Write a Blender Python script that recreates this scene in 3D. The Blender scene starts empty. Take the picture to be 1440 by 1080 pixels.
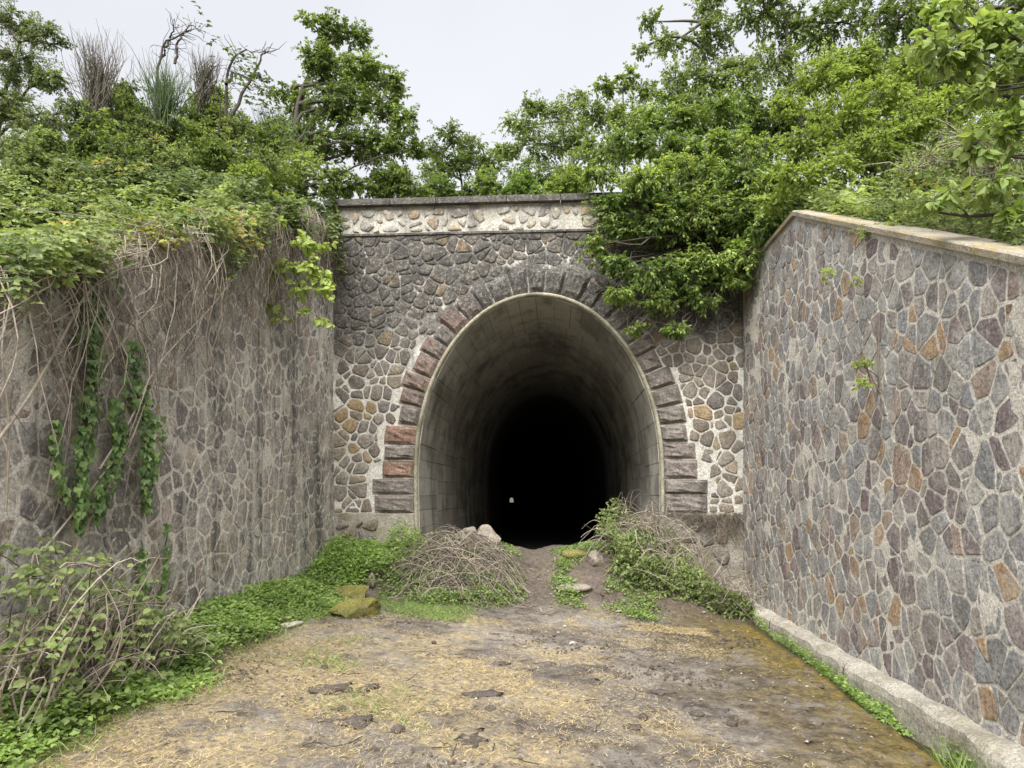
import bpy, math, random
import numpy as np
from mathutils import Vector, Matrix

# ------------------------------------------------------------------ camera, sky, sun, exposure
scene = bpy.context.scene
col = scene.collection
EYE = np.array([0.0, 0.0, 1.6])
FPX = 1000.0                                   # focal length in pixels of the 1440 px wide photo
TH = math.atan(155 / FPX)                      # pitch up
PS = math.atan(63 / FPX * math.cos(TH))        # yaw left of the tunnel axis (+Y)
FW = np.array([-math.sin(PS) * math.cos(TH), math.cos(PS) * math.cos(TH), math.sin(TH)])
RT = np.array([math.cos(PS), math.sin(PS), 0.0])
UP = np.cross(RT, FW)
cd = bpy.data.cameras.new('camera'); cam = bpy.data.objects.new('camera', cd); col.objects.link(cam)
cd.sensor_width = 36; cd.lens = 36 * FPX / 1440; cd.clip_start = 0.05; cd.clip_end = 5000
cam.matrix_world = Matrix(((RT[0], UP[0], -FW[0], EYE[0]), (RT[1], UP[1], -FW[1], EYE[1]), (RT[2], UP[2], -FW[2], EYE[2]), (0, 0, 0, 1)))
scene.camera = cam

SUN_EL, SUN_AZ = math.radians(50), math.radians(190)   # azimuth clockwise from +Y: behind the viewer, a little left
world = bpy.data.worlds.new('World'); scene.world = world; world.use_nodes = True
wn, wl = world.node_tree.nodes, world.node_tree.links
bg = wn['Background']; bg.inputs['Strength'].default_value = 0.1
sky = wn.new('ShaderNodeTexSky'); sky.sky_type = 'NISHITA'; sky.sun_disc = False
sky.sun_elevation = SUN_EL; sky.sun_rotation = SUN_AZ; sky.air_density = 2.0; sky.dust_density = 6.0
tc = wn.new('ShaderNodeTexCoord')
cn = wn.new('ShaderNodeTexNoise'); cn.inputs['Scale'].default_value = 1.6; cn.inputs['Detail'].default_value = 5
cr = wn.new('ShaderNodeValToRGB')
cr.color_ramp.elements[0].position = 0.3; cr.color_ramp.elements[0].color = (1.46, 1.48, 1.59, 1)
cr.color_ramp.elements[1].position = 0.75; cr.color_ramp.elements[1].color = (1.76, 1.77, 1.86, 1)
mx = wn.new('ShaderNodeMix'); mx.data_type = 'RGBA'; mx.inputs['Factor'].default_value = 0.97
wl.new(tc.outputs['Generated'], cn.inputs['Vector']); wl.new(cn.outputs['Fac'], cr.inputs['Fac'])
wl.new(sky.outputs['Color'], mx.inputs['A']); wl.new(cr.outputs['Color'], mx.inputs['B'])
wl.new(mx.outputs['Result'], bg.inputs['Color'])

sd = bpy.data.lights.new('sun', 'SUN'); sun = bpy.data.objects.new('sun', sd); col.objects.link(sun)
sd.energy = 1.5; sd.angle = math.radians(55); sd.color = (1, 0.97, 0.92)
tosun = Vector((math.sin(SUN_AZ) * math.cos(SUN_EL), math.cos(SUN_AZ) * math.cos(SUN_EL), math.sin(SUN_EL)))
sun.rotation_euler = tosun.to_track_quat('Z', 'Y').to_euler()
sun.location = (-3, -4, 14)
scene.view_settings.view_transform = 'Standard'; scene.view_settings.look = 'None'
scene.view_settings.exposure = 2.4; scene.view_settings.gamma = 1
scene.render.engine = 'CYCLES'
scene.cycles.max_bounces = 5; scene.cycles.diffuse_bounces = 3; scene.cycles.transparent_max_bounces = 4

# ------------------------------------------------------------------ helpers
random.seed(7)
def ray(x, y): return FW + RT * (x - 720) / FPX + UP * (540 - y) / FPX
def atY(x, y, Y): d = ray(x, y); return EYE + d * (Y / d[1])
def atX(x, y, X): d = ray(x, y); return EYE + d * (X / d[0])
def atG(x, y):                                  # where a pixel's ray meets the ground of the cutting
    d = ray(x, y); lo = 2.0
    for k in range(900):
        p = EYE + d * (lo / d[1])
        if p[2] < ground(p[0], p[1]): break
        lo += 0.02
    return p
def ss(a, b, x): t = np.clip((np.asarray(x, float) - a) / (b - a), 0, 1); return t * t * (3 - 2 * t)
_T = np.random.default_rng(5).random((64, 64, 64))
def vnoise(p):
    p = np.asarray(p, float); i = np.floor(p).astype(int); f = p - i; f = f * f * (3 - 2 * f); r = 0
    for a in (0, 1):
        for b in (0, 1):
            for c in (0, 1):
                w = (f[..., 0] if a else 1 - f[..., 0]) * (f[..., 1] if b else 1 - f[..., 1]) * (f[..., 2] if c else 1 - f[..., 2])
                r = r + w * _T[(i[..., 0] + a) % 64, (i[..., 1] + b) % 64, (i[..., 2] + c) % 64]
    return r
def fbm(p, o=4):
    p = np.asarray(p, float); s = 0; a = .5
    for k in range(o): s = s + a * vnoise(p * 2 ** k + 7.3 * k); a *= .5
    return s
def norm(v): v = np.asarray(v, float); return v / np.maximum(np.linalg.norm(v, axis=-1, keepdims=True), 1e-9)

class Geo:
    def __init__(s): s.v = []; s.f = {}; s.t = []; s.n = 0
    def add(s, v, f, tone=0.5):
        v = np.asarray(v, float).reshape(-1, 3); f = np.asarray(f, int)
        s.v.append(v); s.f.setdefault(f.shape[1], []).append(f + s.n)
        s.t.append(np.broadcast_to(np.asarray(tone, float), (len(v),)) if np.ndim(tone) else np.full(len(v), float(tone)))
        s.n += len(v)
    def box(s, a, b, tone=.5):
        x0, y0, z0 = a; x1, y1, z1 = b
        s.add([(x0,y0,z0),(x1,y0,z0),(x1,y1,z0),(x0,y1,z0),(x0,y0,z1),(x1,y0,z1),(x1,y1,z1),(x0,y1,z1)],
              [(0,3,2,1),(4,5,6,7),(0,1,5,4),(1,2,6,5),(2,3,7,6),(3,0,4,7)], tone)
    def mesh(s, name, origin=(0, 0, 0), smooth=False):
        me = bpy.data.meshes.new(name)
        V = np.concatenate(s.v) - np.asarray(origin, float)
        me.vertices.add(len(V)); me.vertices.foreach_set('co', V.astype(np.float32).ravel())
        li, st, k0 = [], [], 0
        for k, fs in s.f.items():
            F = np.concatenate(fs); li.append(F.ravel()); st.append(k0 + np.arange(len(F)) * k); k0 += F.size
        li = np.concatenate(li).astype(np.int32); st = np.concatenate(st).astype(np.int32)
        me.loops.add(len(li)); me.loops.foreach_set('vertex_index', li)
        me.polygons.add(len(st)); me.polygons.foreach_set('loop_start', st)
        me.update(calc_edges=True)
        at = me.attributes.new('tone', 'FLOAT', 'POINT'); at.data.foreach_set('value', np.concatenate(s.t).astype(np.float32))
        me.polygons.foreach_set('use_smooth', np.full(len(st), smooth, bool))
        me.validate(); return me
    def build(s, name, mat, parent=None, origin=(0, 0, 0), smooth=False):
        me = s.mesh(name, origin, smooth); me.materials.append(mat)
        return link(name, me, parent, origin)
def wloc(o): return o.location + (wloc(o.parent) if o.parent else Vector((0, 0, 0)))
def link(name, data, parent=None, loc=(0, 0, 0)):
    o = bpy.data.objects.new(name, data); col.objects.link(o)
    o.location = Vector([float(c) for c in loc])
    if parent is not None:
        o.parent = parent
        o.location = Vector([float(c) for c in loc]) - wloc(parent)
    return o
def tag(o, label=None, cat=None, group=None, kind=None):
    if label: o['label'] = label
    if cat: o['category'] = cat
    if group: o['group'] = group
    if kind: o['kind'] = kind
    return o
def thing(name, label, cat, loc=(0, 0, 0), group=None): return tag(link(name, None, None, loc), label, cat, group)

def tubes(g, paths, radii, sides=4, tone=.5):
    P = np.asarray(paths, float); N, K, _ = P.shape
    R = np.broadcast_to(np.asarray(radii, float), (N, K))
    T = np.empty_like(P); T[:, 1:-1] = P[:, 2:] - P[:, :-2]; T[:, 0] = P[:, 1] - P[:, 0]; T[:, -1] = P[:, -1] - P[:, -2]
    T = norm(T); ref = np.where(np.abs(T[:, :1, 2:3]) > .8, np.array([1., 0, 0]), np.array([0, 0, 1.]))
    A = norm(np.cross(T, np.broadcast_to(ref, T.shape))); B = np.cross(T, A)
    an = np.arange(sides) * 2 * math.pi / sides
    V = P[:, :, None] + R[:, :, None, None] * (np.cos(an)[None, None, :, None] * A[:, :, None] + np.sin(an)[None, None, :, None] * B[:, :, None])
    n, k, s = np.meshgrid(np.arange(N), np.arange(K - 1), np.arange(sides), indexing='ij')
    s2 = (s + 1) % sides; b = (n * K + k) * sides
    F = np.stack([b + s, b + s2, b + sides + s2, b + sides + s], -1).reshape(-1, 4)
    tn = np.repeat(np.broadcast_to(np.asarray(tone, float), (N,)), K * sides)
    g.add(V, F, tn)
def curves(A, B, K, rng, amp=.12, droop=0.0):
    A = np.asarray(A, float); B = np.asarray(B, float); t = np.linspace(0, 1, K)[None, :, None]
    L = np.linalg.norm(B - A, axis=1)[:, None, None]
    w1 = rng.normal(size=(len(A), 1, 3)); w2 = rng.normal(size=(len(A), 1, 3))
    P = A[:, None] * (1 - t) + B[:, None] * t + L * amp * (w1 * np.sin(math.pi * t) + .5 * w2 * np.sin(2 * math.pi * t))
    P[:, :, 2] += (droop * L * 4 * (t - t * t))[:, :, 0]
    return P

LEAF4 = (np.array([(0,0,0),(.42,.5,.10),(1,0,-.06),(.42,-.5,.10)]), np.array([(0,2,1),(0,3,2)]))
LEAF8 = (np.array([(0,0,0),(.22,.40,.09),(.60,.42,.07),(1,0,-.12),(.60,-.42,.07),(.22,-.40,.09),(.28,0,0),(.64,0,-.03)]),
         np.array([(0,6,1,1),(1,6,7,2),(2,7,3,3),(0,5,6,6),(5,4,7,6),(4,3,7,7)]))
BLADE = (np.array([(0,.5,0),(0,-.5,0),(.55,-.35,.06),(.55,.35,.06),(1,0,-.05)]), np.array([(0,1,2,3),(3,2,4,4)]))
IVY = (np.array([(0,0,0),(-.08,.36,.03),(.30,.52,.02),(.48,.26,.05),(1,0,-.05),(.48,-.26,.05),(.30,-.52,.02),(-.08,-.36,.03),(.35,0,.0)]),
       np.array([(0,8,2,1),(8,4,3,2),(0,7,6,8),(8,6,5,4)]))
def leaf_frames(P, D, Nn, rng):
    D = norm(D); S = norm(np.cross(Nn, D)); U = np.cross(D, S); return D, S, U
def leaves(g, P, D, Nn, size, width, tmpl, tone, rng):
    tv, tf = tmpl; N = len(P)
    if N == 0: return
    D, S, U = leaf_frames(P, D, Nn, rng)
    sz = np.broadcast_to(np.asarray(size, float), (N,))[:, None, None]
    V = P[:, None] + sz * (tv[None, :, 0:1] * D[:, None] + tv[None, :, 1:2] * width * S[:, None] + tv[None, :, 2:3] * U[:, None])
    k = len(tv); off = (np.arange(N) * k)[:, None]
    tn = np.repeat(np.broadcast_to(np.asarray(tone, float), (N,)), k)
    tri = tf if tf.shape[1] == 3 else None
    if tri is not None: g.add(V, (off[:, :, None] + tf[None]).reshape(-1, 3), tn)
    else:
        q = np.array([f for f in tf if f[2] != f[3]]); t3 = np.array([f[:3] for f in tf if f[2] == f[3]])
        base = g.n
        g.add(V, (off[:, :, None] + q[None]).reshape(-1, 4), tn)
        if len(t3): g.f.setdefault(3, []).append((off[:, :, None] + t3[None]).reshape(-1, 3) + base)
def leaf_parts(parent, P, D, Nn, size, width, tmpl, tones, mat, rng, name='leaf', nmesh=10):
    """each leaf an object of its own; ten shared meshes"""
    ms = []
    for k in range(nmesh):
        g = Geo(); tv = tmpl[0].copy(); tv[:, 2] += rng.normal(0, .03, len(tv)); tv[:, 1] *= rng.uniform(.85, 1.12)
        leaves(g, np.zeros((1, 3)), np.array([[1., 0, 0]]), np.array([[0, 0, 1.]]), 1.0, width, (tv, tmpl[1]), tones[k % len(tones)], rng)
        m = g.mesh(name); m.materials.append(mat); ms.append(m)
    D, S, U = leaf_frames(P, D, Nn, rng)
    pl = np.array(parent.location)
    for i in range(len(P)):
        o = bpy.data.objects.new(name, ms[int(rng.integers(nmesh))]); col.objects.link(o); o.parent = parent
        s = float(size[i]); p = P[i] - pl
        o.matrix_local = Matrix(((D[i][0]*s, S[i][0]*s, U[i][0]*s, p[0]), (D[i][1]*s, S[i][1]*s, U[i][1]*s, p[1]), (D[i][2]*s, S[i][2]*s, U[i][2]*s, p[2]), (0, 0, 0, 1)))

# ------------------------------------------------------------------ materials
class M:
    def __init__(s, name):
        s.m = bpy.data.materials.new(name); s.m.use_nodes = True; s.t = s.m.node_tree; s.b = s.t.nodes['Principled BSDF']
        s.b.inputs['Roughness'].default_value = .9; s.b.inputs['Specular IOR Level'].default_value = .25
        s.pos = s.t.nodes.new('ShaderNodeNewGeometry').outputs['Position']
    def n(s, k): return s.t.nodes.new('ShaderNode' + k)
    def l(s, a, b): s.t.links.new(a, b)
    def put(s, sock, v):
        if isinstance(v, bpy.types.NodeSocket): s.l(v, sock)
        elif isinstance(v, (tuple, list)) and len(v) == 3 and sock.type == 'RGBA': sock.default_value = (*v, 1)
        else: sock.default_value = v
    def noise(s, scale, detail=4, rough=.55, vec=None, dist=0):
        n = s.n('TexNoise'); s.l(vec or s.pos, n.inputs['Vector']); n.inputs['Scale'].default_value = scale
        n.inputs['Detail'].default_value = detail; n.inputs['Roughness'].default_value = rough; n.inputs['Distortion'].default_value = dist
        return n.outputs['Fac']
    def stretch(s, sx, sy, sz):
        m = s.n('Mapping'); s.l(s.pos, m.inputs['Vector']); m.inputs['Scale'].default_value = (sx, sy, sz); return m.outputs['Vector']
    def ramp(s, fac, pts, const=False):
        r = s.n('ValToRGB'); e = r.color_ramp.elements
        while len(e) < len(pts): e.new(.5)
        for i, (p, c) in enumerate(pts):
            e[i].position = p; e[i].color = (*c, 1) if not np.isscalar(c) else (c, c, c, 1)
        if const: r.color_ramp.interpolation = 'CONSTANT'
        s.l(fac, r.inputs['Fac']); return r.outputs['Color']
    def step(s, fac, a, b):
        r = s.n('MapRange'); r.interpolation_type = 'SMOOTHSTEP'
        s.put(r.inputs['Value'], fac); r.inputs['From Min'].default_value = a; r.inputs['From Max'].default_value = b; return r.outputs['Result']
    def math(s, op, a, b=0.0):
        r = s.n('Math'); r.operation = op; s.put(r.inputs[0], a); s.put(r.inputs[1], b); return r.outputs[0]
    def mix(s, fac, a, b, mode='MIX'):
        r = s.n('Mix'); r.data_type = 'RGBA'; r.blend_type = mode; s.put(r.inputs['Factor'], fac); s.put(r.inputs['A'], a); s.put(r.inputs['B'], b); return r.outputs['Result']
    def attr(s, n='tone'):
        r = s.n('Attribute'); r.attribute_name = n; return r.outputs['Fac']
    def xyz(s):
        r = s.n('SeparateXYZ'); s.l(s.pos, r.inputs[0]); return r.outputs
    def bump(s, h, strength=.5, dist=.02, prev=None):
        b = s.n('Bump'); b.inputs['Strength'].default_value = strength; b.inputs['Distance'].default_value = dist; s.l(h, b.inputs['Height'])
        if prev is not None: s.l(prev, b.inputs['Normal'])
        return b.outputs['Normal']
    def done(s, color, normal=None, rough=None):
        s.put(s.b.inputs['Base Color'], color)
        if normal is not None: s.l(normal, s.b.inputs['Normal'])
        if rough is not None: s.put(s.b.inputs['Roughness'], rough)
        return s.m

def crust(m, c, z0, z1, amount):
    """black lichen crust freckled with pale lichen, thickest high on the portal where rain runs down"""
    z = m.math('ADD', m.xyz()[2], m.math('MULTIPLY', m.noise(1.6, 5, .65), 2.4))
    fr = m.ramp(m.noise(21, 9, .85), [(.38, (.026,.025,.024)), (.50, (.075,.07,.066)), (.58, (.20,.19,.17)), (.66, (.52,.50,.45))])
    fr = m.mix(m.math('MULTIPLY', m.step(m.noise(3.6, 7, .75), .48, .58), .7), fr, (.035,.033,.033))
    mask = m.math('MULTIPLY', m.step(z, z0, z1), m.step(m.noise(5, 6, .7), .30, .50))
    c = m.mix(m.math('MULTIPLY', mask, amount), c, fr)
    sp = m.step(m.noise(33, 6, .8), .57, .63)                                   # scattered pale spots lower down
    c = m.mix(m.math('MULTIPLY', sp, .5), c, (.50,.48,.43))
    return m.mix(m.math('MULTIPLY', m.step(m.noise(17, 7, .8), .56, .62), .55), c, (.06,.055,.05))
def stone_mat(name, palette, dark=(.05,.045,.045), zdark=None, streak=.5, lichen=0.0, dust=None, pale=0.0, cru=None, dusty=1.0):
    m = M(name); t = m.attr()
    c = m.ramp(t, [(i / len(palette), p) for i, p in enumerate(palette)], True)
    c = m.mix(m.step(m.noise(9, 5), .3, .75), c, m.mix(.5, c, (.30,.27,.24)))
    c = m.mix(1.0, c, m.ramp(m.noise(38, 7, .78), [(.34, .34), (.66, 1.5)]), 'MULTIPLY')
    c = m.mix(1.0, c, m.ramp(m.noise(5, 4, .6), [(.3, .7), (.7, 1.2)]), 'MULTIPLY')
    st = m.step(m.noise(1.0, 5, .6, m.stretch(3.2, 3.2, .22)), .48, .66)          # rain streaks running down the face
    c = m.mix(m.math('MULTIPLY', st, streak), c, dark)
    c = m.mix(m.math('MULTIPLY', m.step(m.noise(1.0, 5, .6, m.stretch(7, 7, .4)), .55, .72), pale), c, (.55,.52,.46))   # lime runs
    if dust: c = m.mix(m.math('MULTIPLY', m.step(m.noise(3.2, 6, .7), .5, .66), .7 * dusty), c, dust); c = m.mix(m.math('MULTIPLY', m.step(m.noise(15, 5, .7), .54, .62), .75 * dusty), c, dust)   # mortar smeared over the stone
    if zdark:
        z = m.math('ADD', m.xyz()[2], m.math('MULTIPLY', m.noise(1.3, 4), 1.6))
        c = m.mix(m.math('MULTIPLY', m.step(z, *zdark), .88), c, dark)
    if lichen:
        sp = m.step(m.noise(30, 5, .7), .56, .62); rg = m.step(m.noise(2.2, 3), .4, .6)
        c = m.mix(m.math('MULTIPLY', m.math('MULTIPLY', sp, rg), lichen), c, (.42,.41,.36))
    if cru: c = crust(m, c, *cru)
    nb = m.bump(m.noise(26, 7, .7), .75, .03); nb = m.bump(m.noise(140, 3), .3, .006, nb)
    return m.done(c, nb)
def mortar_mat(name, c1, c2, dark=(.06,.055,.05), zdark=None, streak=.4, moss=0, lichen=0, mossc=(.16,.13,.035), cru=None):
    m = M(name)
    c = m.mix(m.step(m.noise(4, 6, .65), .35, .7), c1, c2)
    c = m.mix(1.0, c, m.ramp(m.noise(55, 6, .78), [(.34, .42), (.66, 1.4)]), 'MULTIPLY')
    st = m.step(m.noise(1.0, 5, .6, m.stretch(3.2, 3.2, .22)), .48, .68)
    c = m.mix(m.math('MULTIPLY', st, streak), c, dark)
    if zdark:
        z = m.math('ADD', m.xyz()[2], m.math('MULTIPLY', m.noise(1.3, 4), 1.6))
        c = m.mix(m.math('MULTIPLY', m.step(z, *zdark), .9), c, dark)
    if lichen:
        sp = m.step(m.noise(26, 6, .75), .54, .60); c = m.mix(m.math('MULTIPLY', sp, lichen), c, (.45,.44,.39))
    if moss: c = m.mix(m.math('MULTIPLY', m.step(m.noise(2.6, 5, .65), .48, .64), moss), c, mossc)
    if cru: c = crust(m, c, *cru)
    nb = m.bump(m.noise(18, 8, .7), .8, .03); nb = m.bump(m.noise(120, 3), .35, .006, nb)
    return m.done(c, nb)
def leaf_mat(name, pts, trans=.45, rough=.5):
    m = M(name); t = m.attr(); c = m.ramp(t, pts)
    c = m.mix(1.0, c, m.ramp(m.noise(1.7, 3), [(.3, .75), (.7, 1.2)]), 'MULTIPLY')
    m.put(m.b.inputs['Base Color'], c); m.b.inputs['Roughness'].default_value = rough; m.b.inputs['Specular IOR Level'].default_value = .35
    tr = m.n('BsdfTranslucent'); m.put(tr.inputs['Color'], m.mix(1.0, c, (1.25, 1.25, .7), 'MULTIPLY'))
    ms = m.n('MixShader'); ms.inputs[0].default_value = trans
    out = m.t.nodes['Material Output']; m.l(m.b.outputs[0], ms.inputs[1]); m.l(tr.outputs[0], ms.inputs[2]); m.l(ms.outputs[0], out.inputs['Surface'])
    return m.m
def tone_mat(name, pts, rough=.85):
    m = M(name); c = m.ramp(m.attr(), pts)
    c = m.mix(1.0, c, m.ramp(m.noise(30, 4, .7), [(.3, .65), (.7, 1.25)]), 'MULTIPLY')
    return m.done(c, m.bump(m.noise(60, 4), .4, .01), rough)

GREY = [(.37,.37,.37), (.44,.44,.43), (.28,.28,.285), (.31,.26,.265), (.41,.38,.345), (.50,.49,.455), (.22,.175,.185), (.45,.31,.19), (.36,.36,.36), (.44,.40,.37), (.31,.32,.335), (.38,.29,.235), (.42,.42,.415), (.26,.24,.235)]
BROWN = [(.46,.43,.395), (.36,.335,.315), (.52,.485,.435), (.39,.345,.315), (.50,.455,.40), (.30,.28,.27), (.54,.485,.41), (.43,.41,.39), (.45,.365,.30), (.26,.235,.235)]
PORT = [(.27,.225,.165), (.21,.19,.165), (.33,.28,.205), (.17,.145,.12), (.30,.27,.23), (.38,.27,.14), (.23,.19,.145), (.28,.25,.205), (.16,.145,.135)]
m_stR = stone_mat('stone_right', GREY, streak=.3, pale=.22, dark=(.13,.115,.10), dust=(.58,.56,.51), dusty=.55)
m_stL = stone_mat('stone_left', BROWN, streak=.9, pale=.7, dark=(.115,.106,.10), dust=(.64,.60,.535))
m_stP = stone_mat('stone_portal', PORT, streak=.25, dark=(.07,.065,.06), cru=(4.3, 5.5, .9))
m_stQ = stone_mat('stone_parapet', [(.42,.37,.29),(.40,.37,.33),(.50,.45,.36),(.22,.20,.19),(.44,.34,.22),(.45,.43,.39),(.37,.35,.32)], streak=.3, cru=(8.6, 9.8, .5), dust=(.52,.50,.45))
m_voL = stone_mat('stone_voussoir', [(.26,.175,.14),(.23,.20,.18),(.30,.18,.13),(.20,.18,.16),(.25,.225,.20)], streak=.55, dark=(.06,.055,.052), cru=(4.6, 5.7, .92))
m_moR = mortar_mat('mortar_right', (.74,.71,.64), (.60,.56,.49), streak=.22, dark=(.13,.11,.08))
m_moL = mortar_mat('mortar_left', (.80,.76,.68), (.64,.60,.53), streak=.5)
m_moP = mortar_mat('mortar_portal', (.74,.72,.66), (.54,.52,.46), streak=.3, dark=(.09,.085,.078), cru=(4.3, 5.5, .9))
m_moQ = mortar_mat('mortar_parapet', (.58,.56,.50), (.42,.40,.345), streak=.7, dark=(.13,.12,.11), cru=(8.2, 9.6, .6))
m_plinth = mortar_mat('plinth_concrete', (.42,.39,.33), (.28,.255,.21), streak=.4, cru=(7.5, 9, .5), moss=.45, lichen=.35)
m_coping = mortar_mat('coping_concrete', (.44,.40,.32), (.31,.28,.22), streak=.35, moss=.55, mossc=(.33,.25,.09))
m_copP = mortar_mat('coping_portal', (.22,.205,.18), (.12,.115,.105), streak=.45, lichen=.45, moss=.2, cru=(4, 5, .8))
m_kerb = mortar_mat('kerb_concrete', (.56,.53,.46), (.38,.35,.30), streak=.25, moss=.3, dark=(.12,.105,.085))
def lining_mat():
    m = M('lining_concrete'); t = m.attr()
    c = m.ramp(t, [(0, (.37,.355,.315)), (.5, (.51,.49,.435)), (1, (.63,.605,.54))])
    c = m.mix(m.step(m.noise(1.2, 6, .65, m.stretch(1.2, 1.2, .5)), .45, .7), c, (.25,.23,.19))
    c = m.mix(m.math('MULTIPLY', m.step(m.noise(2.2, 4, .6, m.stretch(1, 3, 1)), .58, .7), .5), c, (.21,.20,.11))
    c = m.mix(1.0, c, m.ramp(m.noise(40, 5, .7), [(.3, .75), (.7, 1.15)]), 'MULTIPLY')
    c = m.mix(m.math('MULTIPLY', m.step(m.noise(.9, 6, .65, m.stretch(1.6, .5, .9)), .47, .62), .6), c, (.13,.125,.115))     # soot and seepage patches
    nb = m.bump(m.noise(6, 6, .7, m.stretch(3, .4, 3)), .35, .03); nb = m.bump(m.noise(90, 3), .25, .005, nb)
    return m.done(c, nb)
m_lin = lining_mat()
m_lip = mortar_mat('lip_concrete', (.46,.43,.34), (.28,.26,.19), streak=.4, moss=.5, mossc=(.15,.14,.06))
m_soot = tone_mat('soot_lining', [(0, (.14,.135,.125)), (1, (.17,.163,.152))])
def ground_mat():
    m = M('ground_dirt'); X, Y, Z = m.xyz()
    d = m.mix(m.step(m.noise(2.0, 6, .65), .35, .65), (.28,.25,.215), (.18,.158,.138))
    d = m.mix(m.step(m.noise(6, 6, .7), .50, .64), d, (.095,.076,.062))
    d = m.mix(m.math('MULTIPLY', m.step(m.noise(2.6, 6, .7), .54, .64), .8), d, (.085,.068,.058))
    d = m.mix(m.math('MULTIPLY', m.step(m.noise(.9, 5, .6), .50, .62), .55), d, (.42,.38,.32))          # bare concrete of the slab
    stx = m.math('MULTIPLY', m.step(X, 1.1, -1.2), m.step(Y, 9.2, 6.6))
    smask = m.step(m.math('ADD', m.noise(1.15, 6, .65), m.math('MULTIPLY', stx, .16)), .55, .68)
    sfib = m.mix(m.noise(70, 4, .8, None, 2.0), (.27,.205,.115), (.56,.46,.28))
    c = m.mix(m.math('MULTIPLY', smask, m.step(m.noise(16, 5, .75), .36, .56)), d, sfib)
    mm = m.math('MULTIPLY', m.step(X, .2, 1.9), m.step(m.noise(1.5, 6, .68), .40, .54))
    mm2 = m.math('MULTIPLY', m.math('MULTIPLY', m.step(X, 1.2, 2.4), m.step(Y, 6.5, 8.6)), m.step(m.noise(2.6, 5, .7), .38, .52))
    c = m.mix(m.math('MULTIPLY', mm, .92), c, m.mix(m.step(m.noise(9, 6, .75), .35, .65), (.055,.043,.026), (.25,.20,.105)))
    c = m.mix(m.math('MULTIPLY', mm2, .8), c, m.mix(m.step(m.noise(14, 5, .7), .3, .7), (.12,.09,.02), (.36,.27,.05)))
    em = m.math('MULTIPLY', m.step(m.math('ADD', X, m.math('MULTIPLY', m.noise(2.2, 5, .7), .9)), 2.2, 2.75), m.step(m.noise(7, 6, .75), .38, .55))
    c = m.mix(m.math('MULTIPLY', em, .85), c, m.mix(m.noise(18, 4), (.13,.10,.025), (.34,.25,.05)))
    rd = m.math('MULTIPLY', m.step(m.noise(1.3, 5, .6, m.stretch(1.3, 1.0, 1)), .60, .67), m.step(X, .3, 1.3))
    c = m.mix(m.math('MULTIPLY', rd, .3), c, (.25,.13,.08))
    pth = m.math('MULTIPLY', m.step(Y, 7.6, 9.2), m.step(m.math('ABSOLUTE', m.math('SUBTRACT', X, -.35)), .75, .35))
    c = m.mix(m.math('MULTIPLY', m.step(Y, 8.9, 9.6), .8), c, m.mix(m.noise(9, 4), (.095,.076,.062), (.15,.122,.10)))
    c = m.mix(m.step(m.noise(90, 2, .5), .70, .76), c, (.36,.33,.29))                                  # pale grit
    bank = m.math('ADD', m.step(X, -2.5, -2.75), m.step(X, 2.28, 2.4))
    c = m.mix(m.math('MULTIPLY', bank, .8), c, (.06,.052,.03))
    c = m.mix(1.0, c, m.ramp(m.noise(24, 9, .82), [(.36, .42), (.64, 1.35)]), 'MULTIPLY')
    nb = m.bump(m.noise(11, 8, .72), .9, .05); nb = m.bump(m.noise(75, 4, .7), .6, .012, nb)
    return m.done(c, nb)
m_ground = ground_mat()
m_soil = mortar_mat('hill_soil', (.10,.085,.05), (.06,.06,.03), streak=.2)
m_green = leaf_mat('leaf_green', [(0, (0.072,0.114,0.034)), (.45, (0.210,0.294,0.082)), (.8, (0.336,0.432,0.132)), (1, (0.444,0.528,0.192))])
m_dark = leaf_mat('leaf_dark', [(0, (0.058,0.104,0.035)), (.5, (0.168,0.259,0.073)), (.85, (0.352,0.470,0.133)), (1, (0.520,0.600,0.204))])
m_lime = leaf_mat('leaf_lime', [(0, (.19,.27,.055)), (.5, (.33,.43,.11)), (1, (.45,.54,.18))], .45)
m_bram = leaf_mat('leaf_bramble', [(0, (0.084,0.120,0.050)), (.45, (0.204,0.270,0.102)), (.9, (0.372,0.444,0.180)), (.97, (0.432,0.468,0.156)), (1, (0.550,0.336,0.108))])
m_herb = leaf_mat('leaf_herb', [(0, (0.101,0.173,0.046)), (.5, (0.252,0.374,0.103)), (1, (0.446,0.576,0.202))])
m_ivy = leaf_mat('leaf_ivy', [(0, (.05,.095,.03)), (.5, (.12,.20,.06)), (1, (.26,.36,.13))], .18, .35)
m_broom = tone_mat('broom_stem', [(0, (.10,.085,.07)), (.45, (.13,.12,.09)), (.55, (.06,.09,.035)), (1, (.085,.125,.05))])
m_bark = tone_mat('bark', [(0, (.045,.036,.030)), (1, (.13,.115,.10))])
m_cane = tone_mat('dry_cane', [(0, (.11,.092,.076)), (.5, (.27,.23,.185)), (1, (.54,.48,.39))])
m_straw = tone_mat('dry_straw', [(0, (.26,.19,.09)), (.5, (.50,.39,.20)), (1, (.68,.57,.35))])
m_rock = mortar_mat('rubble_stone', (.33,.29,.24), (.22,.195,.165), streak=.2)
m_moss = mortar_mat('mossy_stone', (.22,.20,.05), (.12,.125,.04), streak=.3, lichen=.2)
m_mud = mortar_mat('mud', (.135,.113,.098), (.09,.075,.064), streak=.2)
m_grit = tone_mat('grit', [(0, (.12,.10,.085)), (.6, (.26,.235,.205)), (1, (.42,.40,.36))])

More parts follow.
